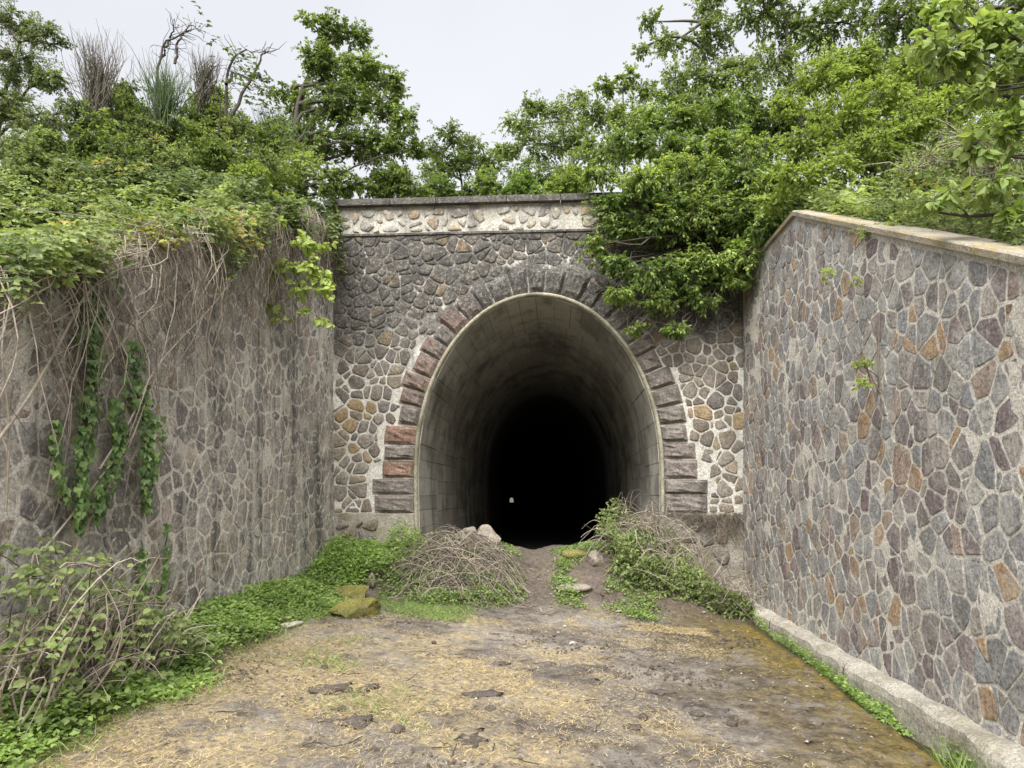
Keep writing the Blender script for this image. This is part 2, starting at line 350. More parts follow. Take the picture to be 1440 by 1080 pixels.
# ------------------------------------------------------------------ the place: levels and walls
DF = 10.9                                       # the portal's face
XR0, XL0, BR, BL = 2.67, -3.335, .055, .05      # wing walls at z=0 and their batter
def xr(z): return XR0 + BR * np.asarray(z, float)
def xl(z): return XL0 - BL * np.asarray(z, float)
def topL(Y): return np.clip(5.62 + .488 * (np.minimum(Y, 9.7) - 9.7), 1.1, 9)
def topR(Y): return np.clip(4.97 + .48 * (np.minimum(Y, 8.45) - 8.45), 1.0, 9)
ACX, AA, AB, AZ = -.285, 1.84, 2.60, 2.08       # arch centre, half width, rise, springing level
def slab_edge(Y): return 2.27 + .04 * np.clip(np.asarray(Y, float) - 4.6, -4, 6)
def ground(X, Y):
    X = np.asarray(X, float); Y = np.asarray(Y, float)
    z = .3 * np.clip((2.3 - X) / 4.96, 0, 1)
    z = z + ss(-2.62, -2.8, X) * .05 + ss(-2.75, -3.3, X) * .14
    z = z - ss(slab_edge(Y), slab_edge(Y) + .04, X) * .09
    mound = ss(8.95, 10.75, Y) * (.78 - z) * ss(2.3, 1.5, X)
    heap =   .14 * np.exp(-((X + 1.45) / .62) ** 2 - ((Y - 10.15) / .5) ** 2) + .16 * np.exp(-((X - .95) / .5) ** 2 - ((Y - 10.2) / .5) ** 2)
    rut = -.07 * np.exp(-((X + .38) / .22) ** 2) * ss(8.8, 9.8, Y)
    z = z + mound + heap + rut
    z = z + (.28 - z) * ss(11.6, 14.5, Y)
    return z
NX, NY = 190, 420
gx = np.linspace(-3.6, 2.85, NX); gy = np.concatenate([np.linspace(-8, 3.2, 40), np.linspace(3.23, 11.6, 330), np.linspace(11.7, 18, NY - 370)])
GX, GY = np.meshgrid(gx, gy); GZ = ground(GX, GY)
q3 = np.stack([GX, GY, GX * 0], -1)
GZ = GZ + (fbm(q3 * 1.6, 3) - .44) * .05 + (fbm(q3 * 7, 3) - .44) * .05 + np.maximum(fbm(q3 * 14 + 3, 2) - .42, 0) * .09
g = Geo(); ii, jj = np.meshgrid(np.arange(NX - 1), np.arange(NY - 1)); b = (jj * NX + ii).ravel()
g.add(np.stack([GX, GY, GZ], -1), np.stack([b, b + 1, b + NX + 1, b + NX], -1))
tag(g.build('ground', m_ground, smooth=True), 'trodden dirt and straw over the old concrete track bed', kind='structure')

# hill behind the walls, one sheet each side and one over the tunnel
def hill(X, Y):
    X = np.asarray(X, float); Y = np.asarray(Y, float)
    l = topL(Y) - .12 + .2 * np.minimum(np.maximum(-3.65 - X, 0), 8) + .1 * np.maximum(-9.65 - X, 0)
    r = topR(Y) - .12 + .22 * np.minimum(np.maximum(X - 2.98, 0), 6) + .1 * np.maximum(X - 9, 0)
    c = 6.05 + .03 * np.clip(Y - 11.3, 0, 60)
    z = np.where(X < -3.6, l, np.where(X > 2.9, r, c))
    return np.where(Y > 11.2, np.maximum(z, c), z)
def sheet(name, xs, ys, label):
    A, B = np.meshgrid(xs, ys); Z = hill(A, B) + (fbm(np.stack([A, B, A * 0], -1) * .8, 3) - .45) * .25
    g = Geo(); nx = len(xs); ii, jj = np.meshgrid(np.arange(nx - 1), np.arange(len(ys) - 1)); b = (jj * nx + ii).ravel()
    g.add(np.stack([A, B, Z], -1), np.stack([b, b + 1, b + nx + 1, b + nx], -1))
    tag(g.build(name, m_soil, smooth=True), label, kind='structure')
yl = np.concatenate([np.linspace(-14, 20, 90), np.linspace(24, 80, 12), [200, 400, 648]])
sheet('hill_terrain', np.concatenate([-np.geomspace(60, 10, 8), np.linspace(-9.5, -3.75, 26)]), yl, 'overgrown bank rising behind the left wing wall')
sheet('hill_terrain', np.concatenate([np.linspace(3.08, 9.5, 26), np.geomspace(10, 60, 8)]), yl, 'overgrown bank rising behind the right wing wall')
sheet('hill_terrain', np.linspace(-3.9, 3.2, 24), np.concatenate([np.linspace(11.45, 20, 30), np.linspace(24, 80, 12), [200, 400, 648]]), 'hilltop over the tunnel behind the parapet')
g = Geo(); g.add([(-2500, -2500, -9), (2500, -2500, -9), (2500, 2500, -9), (-2500, 2500, -9)], [(0, 1, 2, 3)])
tag(g.build('terrain', m_soil), 'wide land around the cutting', kind='structure')

# ------------------------------------------------------------------ rubble masonry
def cells(x0, x1, y0, y1, s, rng, jit=.42, wv=.22, aniso=1.0):
    """weighted Voronoi cells of jittered points -> list of polygons (n,2)"""
    pts = []; ny = int((y1 - y0) / (s * aniso)) + 3; nx = int((x1 - x0) / s) + 3
    for j in range(-1, ny):
        for i in range(-1, nx):
            pts.append((x0 + (i + .5 * (j % 2) + rng.uniform(-jit, jit)) * s, y0 + (j + rng.uniform(-jit, jit)) * s * aniso))
    P = np.array(pts); W = rng.uniform(-1, 1, len(P)) * wv * s * s; out = []
    for k in range(len(P)):
        c = P[k]
        if not (x0 - s < c[0] < x1 + s and y0 - s < c[1] < y1 + s): continue
        d2 = ((P - c) ** 2).sum(1); nb = [j for j in np.argsort(d2)[1:22]]
        poly = [c + np.array(v) * 2 * s for v in ((-1, -1), (1, -1), (1, 1), (-1, 1))]
        for j in nb:
            dv = P[j] - c; L = math.sqrt(d2[j]); nrm = dv / L; lim = L / 2 + (W[k] - W[j]) / (2 * L)
            poly = clip(poly, c, nrm, lim)
            if len(poly) < 3: break
        if len(poly) >= 3: out.append(np.array(poly))
    return out
def clip(poly, c, nrm, lim):
    r = []; n = len(poly)
    for i in range(n):
        a, b = poly[i], poly[(i + 1) % n]; da = (a - c) @ nrm - lim; db = (b - c) @ nrm - lim
        if da <= 0: r.append(a)
        if da * db < 0: r.append(a + (b - a) * (da / (da - db)))
    return r
def area(p): x, y = p[:, 0], p[:, 1]; return .5 * abs(np.sum(x * np.roll(y, -1) - y * np.roll(x, -1)))
def chaikin(p, k=.25):
    q = np.roll(p, -1, 0); return np.stack([p * (1 - k) + q * k, p * k + q * (1 - k)], 1).reshape(-1, 2)
def shrink(p, d):
    c = p.mean(0); v = p - c; r = np.linalg.norm(v, axis=1, keepdims=True); return c + v * np.maximum(1 - d / np.maximum(r, 1e-6), .25)
def stone_geo(g, poly, h, frame, rng, tone, flat=.78):
    """a low domed stone on a wall face; frame(a,b,height)->world"""
    n = len(poly); c = poly.mean(0)
    p0 = poly; p1 = c + (poly - c) * .97; p2 = c + (poly - c) * flat
    hh = h * rng.uniform(.75, 1.15, n); tilt = rng.normal(0, .25 * h, 2)
    sc = np.linalg.norm(poly - c, axis=1).mean() + 1e-6
    h2 = h * 1.12 + ((p2 - c) / sc) @ tilt + rng.normal(0, .07 * h, n)
    V = np.concatenate([frame(p0, np.full(n, -.015)), frame(p1, hh * .62), frame(p2, h2), frame(c[None], np.array([h * 1.22]))])
    i = np.arange(n); j = (i + 1) % n
    base = g.n
    g.add(V, np.concatenate([np.stack([i, j, n + j, n + i], -1), np.stack([n + i, n + j, 2 * n + j, 2 * n + i], -1)]), tone)
    g.f.setdefault(3, []).append(np.stack([2 * n + i, 2 * n + j, np.full(n, 3 * n)], -1) + base)
def lay_stones(parent, polys, h, frame, mat, rng, limit=300, size_of=None, name='stone', flat=.78):
    polys = [p for p in polys if area(p) > .0012]
    order = sorted(polys, key=lambda p: -size_of(p))
    rest = Geo()
    for k, p in enumerate(order):
        hh = h * rng.uniform(.7, 1.3); tone = rng.random()
        if k < limit:
            g = Geo(); stone_geo(g, p, hh, frame, rng, tone, flat)
            g.build(name, mat, parent, frame(p.mean(0)[None], np.array([0.]))[0], smooth=flat < .85)
        else: stone_geo(rest, p, hh, frame, rng, tone, flat)
    if rest.n: tag(rest.build('small_stones', mat, parent, wloc(parent), smooth=flat < .85), kind='stuff')
def seen_size(frame):
    def f(p):
        q = frame(p.mean(0)[None], np.array([0.]))[0]; d = q - EYE; D = d @ FW
        if D < .5: return -1
        u = 720 + FPX * (d @ RT) / D; v = 540 - FPX * (d @ UP) / D
        inside = -40 < u < 1480 and -40 < v < 1120
        r = frame(p, np.zeros(len(p))) - q
        w = np.ptp(r @ RT) * np.ptp(r @ UP) / D ** 2
        return w if inside else w * 1e-3
    return f
def wing_wall(side, name, label, s, mat, mort, seed, mort_w):
    rng = np.random.default_rng(seed)
    top = topR if side > 0 else topL; xf = xr if side > 0 else xl
    root = tag(thing(name, label, 'retaining wall', (side * 3.2, 6, 0)), kind='thing')
    ys = np.concatenate([np.linspace(-8, 3.0, 8), np.linspace(3.3, DF + .3, 60)]); zs = np.linspace(0, 1, 40)
    A, T = np.meshgrid(ys, zs); Z = -.3 + (top(A) + .3) * T
    bulge = (fbm(np.stack([A, Z, A * 0], -1) * 3.5, 3) - .44) * .03
    g = Geo(); n = len(ys); X = xf(Z) - side * bulge
    ii, jj = np.meshgrid(np.arange(n - 1), np.arange(len(zs) - 1)); b = (jj * n + ii).ravel()
    F = np.stack([b, b + 1, b + n + 1, b + n], -1)
    g.add(np.stack([X, A, Z], -1), F)
    tp = top(ys); X1 = xf(tp)
    g.add(np.concatenate([np.stack([X1, ys, tp], -1), np.stack([X1 + side * .42, ys, tp], -1), np.stack([X1 + side * .42, ys, tp * 0 - .3], -1)]),
          np.concatenate([np.stack([np.arange(n - 1), np.arange(n - 1) + 1, n + np.arange(n - 1) + 1, n + np.arange(n - 1)], -1),
                          np.stack([n + np.arange(n - 1), n + np.arange(n - 1) + 1, 2 * n + np.arange(n - 1) + 1, 2 * n + np.arange(n - 1)], -1)]))
    g.build('wall_core', mort, root, root.location, smooth=True)
    nx, nz = -side * math.cos(math.atan(BR)), math.sin(math.atan(BR))
    def frame(p, h): return np.stack([xf(p[:, 1]) + nx * h, p[:, 0], p[:, 1] + nz * h], -1)
    polys = []
    for p in cells(3.0, DF - .02, -.1, 5.8, s, rng, jit=.52, wv=.9, aniso=2.1):
        c = p.mean(0); lim = float(top(c[0])) - .04
        p = [v for v in p]
        k = .488 if side < 0 else .48
        brk = 9.7 if side < 0 else 8.45
        sl = k if c[0] < brk else 0.
        nv = np.array([-sl, 1.]); nv /= np.linalg.norm(nv)
        p = clip(p, np.array([c[0], lim]), nv, -.02)
        p = clip(p, np.array([DF - .02, 0.]), np.array([1., 0.]), 0)
        if len(p) < 3: continue
        p = np.array(p)
        if area(p) < .006: continue
        p = shrink(chaikin(shrink(p, mort_w * rng.uniform(.5, 2.3)), .12), .002); polys.append(p)
    lay_stones(root, polys, .005, frame, mat, rng, 300, seen_size(frame), flat=.9)
    # coping: slabs butted end to end along the sloping and the level top
    brk = 9.7 if side < 0 else 8.45
    cuts = list(np.arange(1.0, brk - .3, 1.25)) + [brk] + list(np.arange(brk + 1.1, DF - .2, 1.1)) + [DF + .1]
    for a, b2 in zip(cuts[:-1], cuts[1:]):
        a, b2 = a + .006, b2 - .006
        g = Geo(); ta, tb = float(top(a)), float(top(b2)); xa, xb = float(xf(ta)), float(xf(tb)); o = -side * .045
        th = .055
        V = []
        for (Y, t, x) in ((a, ta, xa), (b2, tb, xb)):
            V += [(x + o, Y, t - .01), (x + side * .26, Y, t - .01), (x + side * .26, Y, t + th), (x + o + side * .015, Y, t + th), (x + o, Y, t + th - .015)]
        g.add(V, [(0, 5, 6, 1), (1, 6, 7, 2), (2, 7, 8, 3), (3, 8, 9, 4), (4, 9, 5, 0)])
        g.f.setdefault(5, []).append(np.array([(0, 1, 2, 3, 4), (9, 8, 7, 6, 5)]) + 0)
        g.build('coping_slab', m_coping, root, root.location)
    return root
wing_wall(1, 'retaining_wall', 'right wing wall of grey and mauve rubble stone with yellow-stained sloping coping', .115, m_stR, m_moR, 11, .0068)
wing_wall(-1, 'retaining_wall', 'left wing wall of brown rubble stone hung with dry canes and ivy', .12, m_stL, m_moL, 12, .0085)

# concrete footing along the right wall
kerb = thing('concrete_kerb', 'weathered low concrete kerb along the foot of the right wing wall', 'kerb', (2.6, 6, 0))
ky = [-8, -4, -.4, 2.2, 4.35, 6.7, 8.9, 10.75]
for a, b2 in zip(ky[:-1], ky[1:]):
    rngk = np.random.default_rng(int(a * 10) + 100); n = int((b2 - a) / .06); Y = np.linspace(a + .004, b2 - .004, n)
    wob = (fbm(np.stack([Y * 3, Y * 0, Y * 0 + a], -1), 4) - .45)
    prof = [(2.49, -.2), (2.49, .06), (2.50, .115), (2.53, .14), (2.62, .15), (2.72, .152)]
    g = Geo(); V = np.stack([np.stack([px + wob * .05 * (k < 4), Y, pz + wob * .06 * (k in (2, 3)) + .012 * np.sin(Y * 9 + k) * (k > 1)], -1) for k, (px, pz) in enumerate(prof)], 1)
    m_ = len(prof); i, j = np.meshgrid(np.arange(n - 1), np.arange(m_ - 1), indexing='ij'); b = (i * m_ + j).ravel()
    g.add(V, np.stack([b, b + m_, b + m_ + 1, b + 1], -1))
    g.build('kerb_segment', m_kerb, kerb, kerb.location)

# ------------------------------------------------------------------ portal
def prof(a=0.0, zb=-.15, n=72):
    """arch line grown outwards by a, from lower left over the crown to lower right"""
    t = np.linspace(0, math.pi, n); x = -np.cos(t) * (AA + a); z = AZ + np.sin(t) * (AB + a)
    zl = np.linspace(zb, AZ, 14)[:-1]; xin = (AA + a) - .05 * ((AZ - zl) / 1.3) ** 2
    return np.concatenate([np.stack([-xin, zl], -1), np.stack([x, z], -1), np.stack([xin[::-1], zl[::-1]], -1)]) + np.array([ACX, 0])
zL = float(atY(530, 723, DF)[2]); zP = float(atY(640, 328, DF)[2]); zC0 = float(atY(640, 288, DF)[2]); zC1 = float(atY(640, 278, DF)[2])
portal = thing('tunnel_portal', 'blackened rubble stone tunnel portal with horseshoe arch and parapet', 'tunnel portal', (ACX, DF, 0))
inner = prof(.0); XA, XB = -3.75, 3.1
def body(zlo, zhi):
    g = Geo(); pts = inner; c = np.array([ACX, 2.2]); out = []
    for p in pts:
        if p[1] <= AZ: out.append((XA if p[0] < ACX else XB, p[1]))
        else:
            d = p - c; ks = [(zhi - c[1]) / d[1] if d[1] > 1e-6 else 1e9, ((XA if d[0] < 0 else XB) - c[0]) / d[0] if abs(d[0]) > 1e-6 else 1e9]
            out.append(tuple(c + d * min(k for k in ks if k > 0)))
    out = np.array(out); V = []; R = 26
    for k in range(R):
        f = k / (R - 1); q = pts * (1 - f) + out * f
        rough = (fbm(np.stack([q[:, 0], q[:, 1], q[:, 0] * 0], -1) * 5, 4) - .45) * .05
        V.append(np.stack([q[:, 0], DF + rough * min(1, f * 6), q[:, 1]], -1))
    n = len(pts); i, j = np.meshgrid(np.arange(n - 1), np.arange(R - 1)); b = (j * n + i).ravel()
    g.add(np.concatenate(V), np.stack([b, b + n, b + n + 1, b + 1], -1))
    g.add([(XA, DF + .01, zhi - .9), (-1.2, DF + .01, zhi), (XA, DF + .01, zhi)], [(0, 1, 2)])
    g.add([(XB, DF + .01, zhi - .9), (XB, DF + .01, zhi), (1.2, DF + .01, zhi)], [(0, 1, 2)])
    return g
body(0, zP).build('facade_core', m_moP, portal, portal.location, smooth=True)
g = Geo(); g.box((XA, DF + .02, zP - .001), (XB, DF + .45, zC0)); parapet = g.build('parapet', m_moQ, portal, portal.location)
g = Geo(); g.box((XA, DF - .03, zP - .02), (XB, DF + .05, zP + .015)); g.build('string_course', m_copP, portal, portal.location)
cx = np.linspace(XA, XB, 8) + np.array([0, .1, -.12, .05, -.06, .1, -.05, 0])
for a, b2 in zip(cx[:-1], cx[1:]):
    g = Geo(); n = 14; xs = np.linspace(a + .005, b2 - .005, n); e = (fbm(np.stack([xs * 5, xs * 0, xs * 0], -1), 3) - .45) * .05
    V = np.stack([np.stack([xs, xs * 0 + DF - .09, xs * 0 + zC0], -1), np.stack([xs, DF - .09 + e * .5, zC1 - .02 + e], -1),
                  np.stack([xs, DF - .05 + e * .5, zC1 + e * .8], -1), np.stack([xs, xs * 0 + DF + .5, zC1 + .01 + e * .5], -1), np.stack([xs, xs * 0 + DF + .5, xs * 0 + zC0], -1)], 1)
    i, j = np.meshgrid(np.arange(n - 1), np.arange(5), indexing='ij'); b = (i * 5 + j).ravel(); b1 = (i * 5 + (j + 1) % 5).ravel()
    g.add(V, np.stack([b, b + 5, b1 + 5, b1], -1)); g.build('coping_slab', m_copP, parapet, portal.location)
# plinths either side of the opening
plinths = []
for sx, x0, x1 in ((-1, XA, ACX - AA - .0), (1, ACX + AA + .0, XB)):
    n = 22; xs = np.linspace(x0, x1, n); zs = np.linspace(-.1, zL, 16); A, Z = np.meshgrid(xs, zs)
    if sx < 0: A = np.where(A > ACX - AA - .001, ACX - AA + .045 * np.clip((AZ - Z) / 1.3, 0, 2) ** 2, A)
    Yp = DF - .075 + (fbm(np.stack([A, Z, A * 0 + sx], -1) * 6, 4) - .45) * .07
    g = Geo(); i, j = np.meshgrid(np.arange(n - 1), np.arange(15)); b = (j * n + i).ravel()
    g.add(np.stack([A, Yp, Z], -1), np.stack([b, b + 1, b + n + 1, b + n], -1))
    g.add(np.concatenate([np.stack([A[-1], Yp[-1], Z[-1]], -1), np.stack([A[-1], Yp[-1] * 0 + DF + .02, Z[-1] + .03], -1)]), np.stack([np.arange(n - 1), np.arange(n - 1) + 1, n + np.arange(n - 1) + 1, n + np.arange(n - 1)], -1))
    plinths.append(g.build('plinth', m_plinth, portal, portal.location, smooth=True))
rngp = np.random.default_rng(33); polys = []
for p in cells(-3.6, 2.9, .35, zL - .03, .21, rngp, jit=.45, wv=.5):
    c = p.mean(0)
    if area(p) < .01 or abs(c[0] - ACX) < AA + .16 or c[1] > zL - .12 or c[0] < -3.3 or c[0] > 2.6 or rngp.random() < .25: continue
    p = clip([v for v in p], np.array([0, zL - .03]), np.array([0, 1.]), 0)
    polys.append(shrink(chaikin(chaikin(shrink(np.array(p), .02), .2), .2), .003))
for q_, pl in enumerate(plinths):
    lay_stones(pl, [p for p in polys if (p.mean(0)[0] > ACX) == bool(q_)], .03, lambda p, h: np.stack([p[:, 0], DF - .075 - h, p[:, 1]], -1), m_stP, rngp, 300, lambda p: area(p), 'plinth_stone')
# voussoirs: rough-faced blocks round the arch
rng = np.random.default_rng(21)
fine = prof(.06, zL + .01, 400); sl = np.concatenate([[0], np.cumsum(np.linalg.norm(np.diff(fine, axis=0), axis=1))])
NV = 33; cuts = np.linspace(0, sl[-1], NV + 1); cuts[1:-1] += rng.uniform(-.03, .03, NV - 1)
def on_arch(s):
    p = np.array([np.interp(s, sl, fine[:, 0]), np.interp(s, sl, fine[:, 1])]); e = .02
    q0 = np.array([np.interp(s - e, sl, fine[:, 0]), np.interp(s - e, sl, fine[:, 1])]); q1 = np.array([np.interp(s + e, sl, fine[:, 0]), np.interp(s + e, sl, fine[:, 1])])
    t = norm(q1 - q0); return p, np.array([-t[1], t[0]])
outer_pts = []
for k in range(NV):
    a, b2 = cuts[k] + .011, cuts[k + 1] - .011; mid = (k + .5) / NV; low = abs(mid - .5) * 2
    L = (.42 if low < .3 else .38) + .20 * float(ss(.62, .85, low)) + rng.uniform(-.09, .08)
    NU, NW = 7, 6; V = np.zeros((NU, NW, 3))
    dome = rng.uniform(.035, .08)
    for iu in range(NU):
        s_ = a + (b2 - a) * iu / (NU - 1); p, nn = on_arch(s_)
        if low > .62: nn = norm(nn * (1 - ss(.62, .8, low)) + np.array([np.sign(p[0] - ACX), 0]) * ss(.62, .8, low))
        for iw in range(NW):
            w = iw / (NW - 1); q = p + nn * L * w
            eu = min(iu, NU - 1 - iu) / 1.5; ew = min(iw, NW - 1 - iw) / 1.5
            hgt = dome * min(1, min(eu, ew) * 1.5) ** .8 + .012
            V[iu, iw] = (q[0], DF - hgt - (rng.normal(0, .009) if min(eu, ew) > 0 else 0), q[1])
        outer_pts.append(p + nn * (L + .02))
    g = Geo(); i, j = np.meshgrid(np.arange(NU - 1), np.arange(NW - 1), indexing='ij'); b = (i * NW + j).ravel()
    back = V.copy(); back[:, :, 1] = DF + .05; idx = [(i_, 0) for i_ in range(NU)] + [(NU - 1, j_) for j_ in range(1, NW)] + [(i_, NW - 1) for i_ in range(NU - 2, -1, -1)] + [(0, j_) for j_ in range(NW - 2, 0, -1)]
    tone = rng.choice([.1, .5, .3]) if ((mid < .40 and rng.random() < .75) or (mid > .8 and rng.random() < .15)) else rng.choice([.3, .7, .9])
    g.add(V, np.stack([b, b + 1, b + NW + 1, b + NW], -1), tone)
    n = len(idx); ring = np.array([V[a_] for a_ in idx] + [back[a_] for a_ in idx]); i = np.arange(n)
    g.add(ring, np.stack([i, (i + 1) % n, n + (i + 1) % n, n + i], -1), tone)
    c = V.reshape(-1, 3).mean(0); g.build('voussoir', m_voL, portal, c)
outer_pts = np.array(outer_pts)
# facade stones
def clearance(v):
    d = np.hypot(*(outer_pts - v).T).argmin(); o = outer_pts[d]; c = np.array([ACX, min(v[1], AZ)])
    return np.linalg.norm(v - c) - np.linalg.norm(o - c), o
rng = np.random.default_rng(31); polys = []
for p in cells(-3.7, 3.0, zL, zP - .02, .168, rng, jit=.46, wv=.5):
    p = clip([v for v in p], np.array([0, zL + .02]), np.array([0, -1.]), 0); p = clip(p, np.array([0, zP - .03]), np.array([0, 1.]), 0) if len(p) > 2 else p
    if len(p) < 3: continue
    p = np.array(p); c = p.mean(0)
    if c[0] < float(xl(c[1])) + .02 or c[0] > float(xr(c[1])) - .02: continue
    cl = [clearance(v) for v in p]
    if clearance(c)[0] < .03: continue
    p = np.array([v if k > .0 else o + (c - o) * .05 for v, (k, o) in zip(p, cl)])
    if area(p) < .006: continue
    polys.append(shrink(chaikin(chaikin(shrink(p, .006 + rng.uniform(0, .011)), .16), .16), .002))
def framP(p, h): return np.stack([p[:, 0], DF - h, p[:, 1]], -1)
polys = [p for p in polys if len(p) <= 40]
lay_stones(portal, polys, .011, framP, m_stP, rng, 300, seen_size(framP))
rng = np.random.default_rng(32); polys = []
for p in cells(-3.7, 3.0, zP + .02, zC0 - .01, .205, rng, jit=.4, wv=.35, aniso=.85):
    p = clip([v for v in p], np.array([0, zP + .03]), np.array([0, -1.]), 0); p = clip(p, np.array([0, zC0 - .02]), np.array([0, 1.]), 0) if len(p) > 2 else p
    if len(p) < 3: continue
    p = np.array(p)
    if area(p) < .01 or not -3.6 < p.mean(0)[0] < 2.95 or rng.random() < .12: continue
    polys.append(shrink(chaikin(chaikin(shrink(p, .022 + rng.uniform(0, .025)), .24), .24), .003))
def framQ(p, h): return np.stack([p[:, 0], DF + .02 - h, p[:, 1]], -1)
lay_stones(parapet, polys, .018, framQ, m_stQ, rng, 300, seen_size(framQ), 'parapet_stone')
# the rounded concrete lip of the lining
pr = prof(.02, -.1, 120)
g = Geo(); P3 = np.stack([pr[:, 0], np.full(len(pr), DF - .06), pr[:, 1]], -1)
V = []
for dx, dy in ((-.03, .2), (-.03, .0), (-.015, -.035), (.01, -.045), (.03, -.03), (.038, .02), (.038, .12)):
    q = prof(.02 + dx, -.1, 120); V.append(np.stack([q[:, 0], np.full(len(q), DF - .06 + dy), q[:, 1]], -1))
n = len(pr); i, j = np.meshgrid(np.arange(n - 1), np.arange(6)); b = (j * n + i).ravel()
g.add(np.concatenate(V), np.stack([b, b + 1, b + n + 1, b + n], -1)); g.build('lining_lip', m_lip, portal, portal.location, smooth=True)

# tunnel: board-marked concrete panels near the mouth, a sooty bore beyond
tun = thing('tunnel_lining', 'board-marked concrete tunnel lining fading into the dark bore', 'tunnel', (ACX, DF + .2, 0))
rng = np.random.default_rng(41)
ringY = [DF - .03, 12.55, 13.35, 15.1, 16.9, 18.6, 20.4]
fin = prof(-.01, .0, 300); s2 = np.concatenate([[0], np.cumsum(np.linalg.norm(np.diff(fin, axis=0), axis=1))])
for r_ in range(len(ringY) - 1):
    nb = 42; cu = np.linspace(0, s2[-1], nb + 1); cu[1:-1] += rng.uniform(-.05, .05, nb - 1); tr = rng.uniform(.2, .8)
    for k in range(nb):
        a, b2 = cu[k] + .0032, cu[k + 1] - .0032; off = rng.uniform(0, .008) + (.0 if r_ % 2 else .006); tone = np.clip(tr * .5 + rng.random() * .5, 0, 1)
        y0, y1 = ringY[r_] + .002, ringY[r_ + 1] - .002; V = []
        for s_ in (a, (a + b2) / 2, b2):
            p = np.array([np.interp(s_, s2, fin[:, 0]), np.interp(s_, s2, fin[:, 1])]); e = .03
            t = norm(np.array([np.interp(s_ + e, s2, fin[:, 0]) - np.interp(s_ - e, s2, fin[:, 0]), np.interp(s_ + e, s2, fin[:, 1]) - np.interp(s_ - e, s2, fin[:, 1])])); nn = np.array([t[1], -t[0]])
            for (y, d) in ((y0, off), (y1, off), (y1, -.06), (y0, -.06)):
                q = p + nn * d; V.append((q[0], y, q[1]))
        g = Geo(); g.add(V, [(0, 4, 5, 1), (4, 8, 9, 5), (0, 3, 7, 4), (4, 7, 11, 8), (1, 5, 6, 2), (5, 9, 10, 6), (0, 1, 2, 3), (8, 11, 10, 9)], tone)
        g.build('lining_panel', m_lin, tun, np.mean(V, axis=0))
def bore(y):                                     # the bore bends gently left and falls to its far mouth
    y = np.asarray(y, float); k = np.clip(y - 19, 0, 14)
    return -.065 * (k * k / 28 + np.maximum(y - 33, 0)), -.0095 * np.maximum(y - 20, 0)
g = Geo()
for (ys, grow) in ((np.array([DF + .0, 20.4]), .07), (np.concatenate([[20.4, 20.4], np.linspace(22, 60, 20), np.linspace(70, 650, 30)]), None)):
    V = []
    for k, y in enumerate(ys):
        gr = grow if grow is not None else (.07 if k == 0 else -.09)
        q = prof(gr, -.2, 72); ox, oz = bore(y); V.append(np.stack([q[:, 0] + ox, np.full(len(q), y), q[:, 1] + oz], -1))
    n = len(q); i, j = np.meshgrid(np.arange(n - 1), np.arange(len(ys) - 1)); b = (j * n + i).ravel()
    g.add(np.concatenate(V), np.stack([b, b + 1, b + n + 1, b + n], -1), .5)
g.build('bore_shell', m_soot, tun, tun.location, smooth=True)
g = Geo(); ys = np.concatenate([np.linspace(17.5, 60, 24), np.linspace(70, 650, 30)]); ox, oz = bore(ys); fl = .26 + oz
V = np.concatenate([np.stack([ACX + ox - 2.2, ys, fl], -1), np.stack([ACX + ox + 2.2, ys, fl], -1)]); n = len(ys); i = np.arange(n - 1)
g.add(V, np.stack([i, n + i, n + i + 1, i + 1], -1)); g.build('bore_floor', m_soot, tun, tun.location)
for sx in (-1, 1):                                # low side benches inside
    g = Geo(); x0 = ACX + sx * 1.95; x1 = ACX + sx * 1.28; g.box((min(x0, x1), 13.2, .0), (max(x0, x1), 20.3, .5)); g.build('side_bench', m_lin, tun, tun.location)

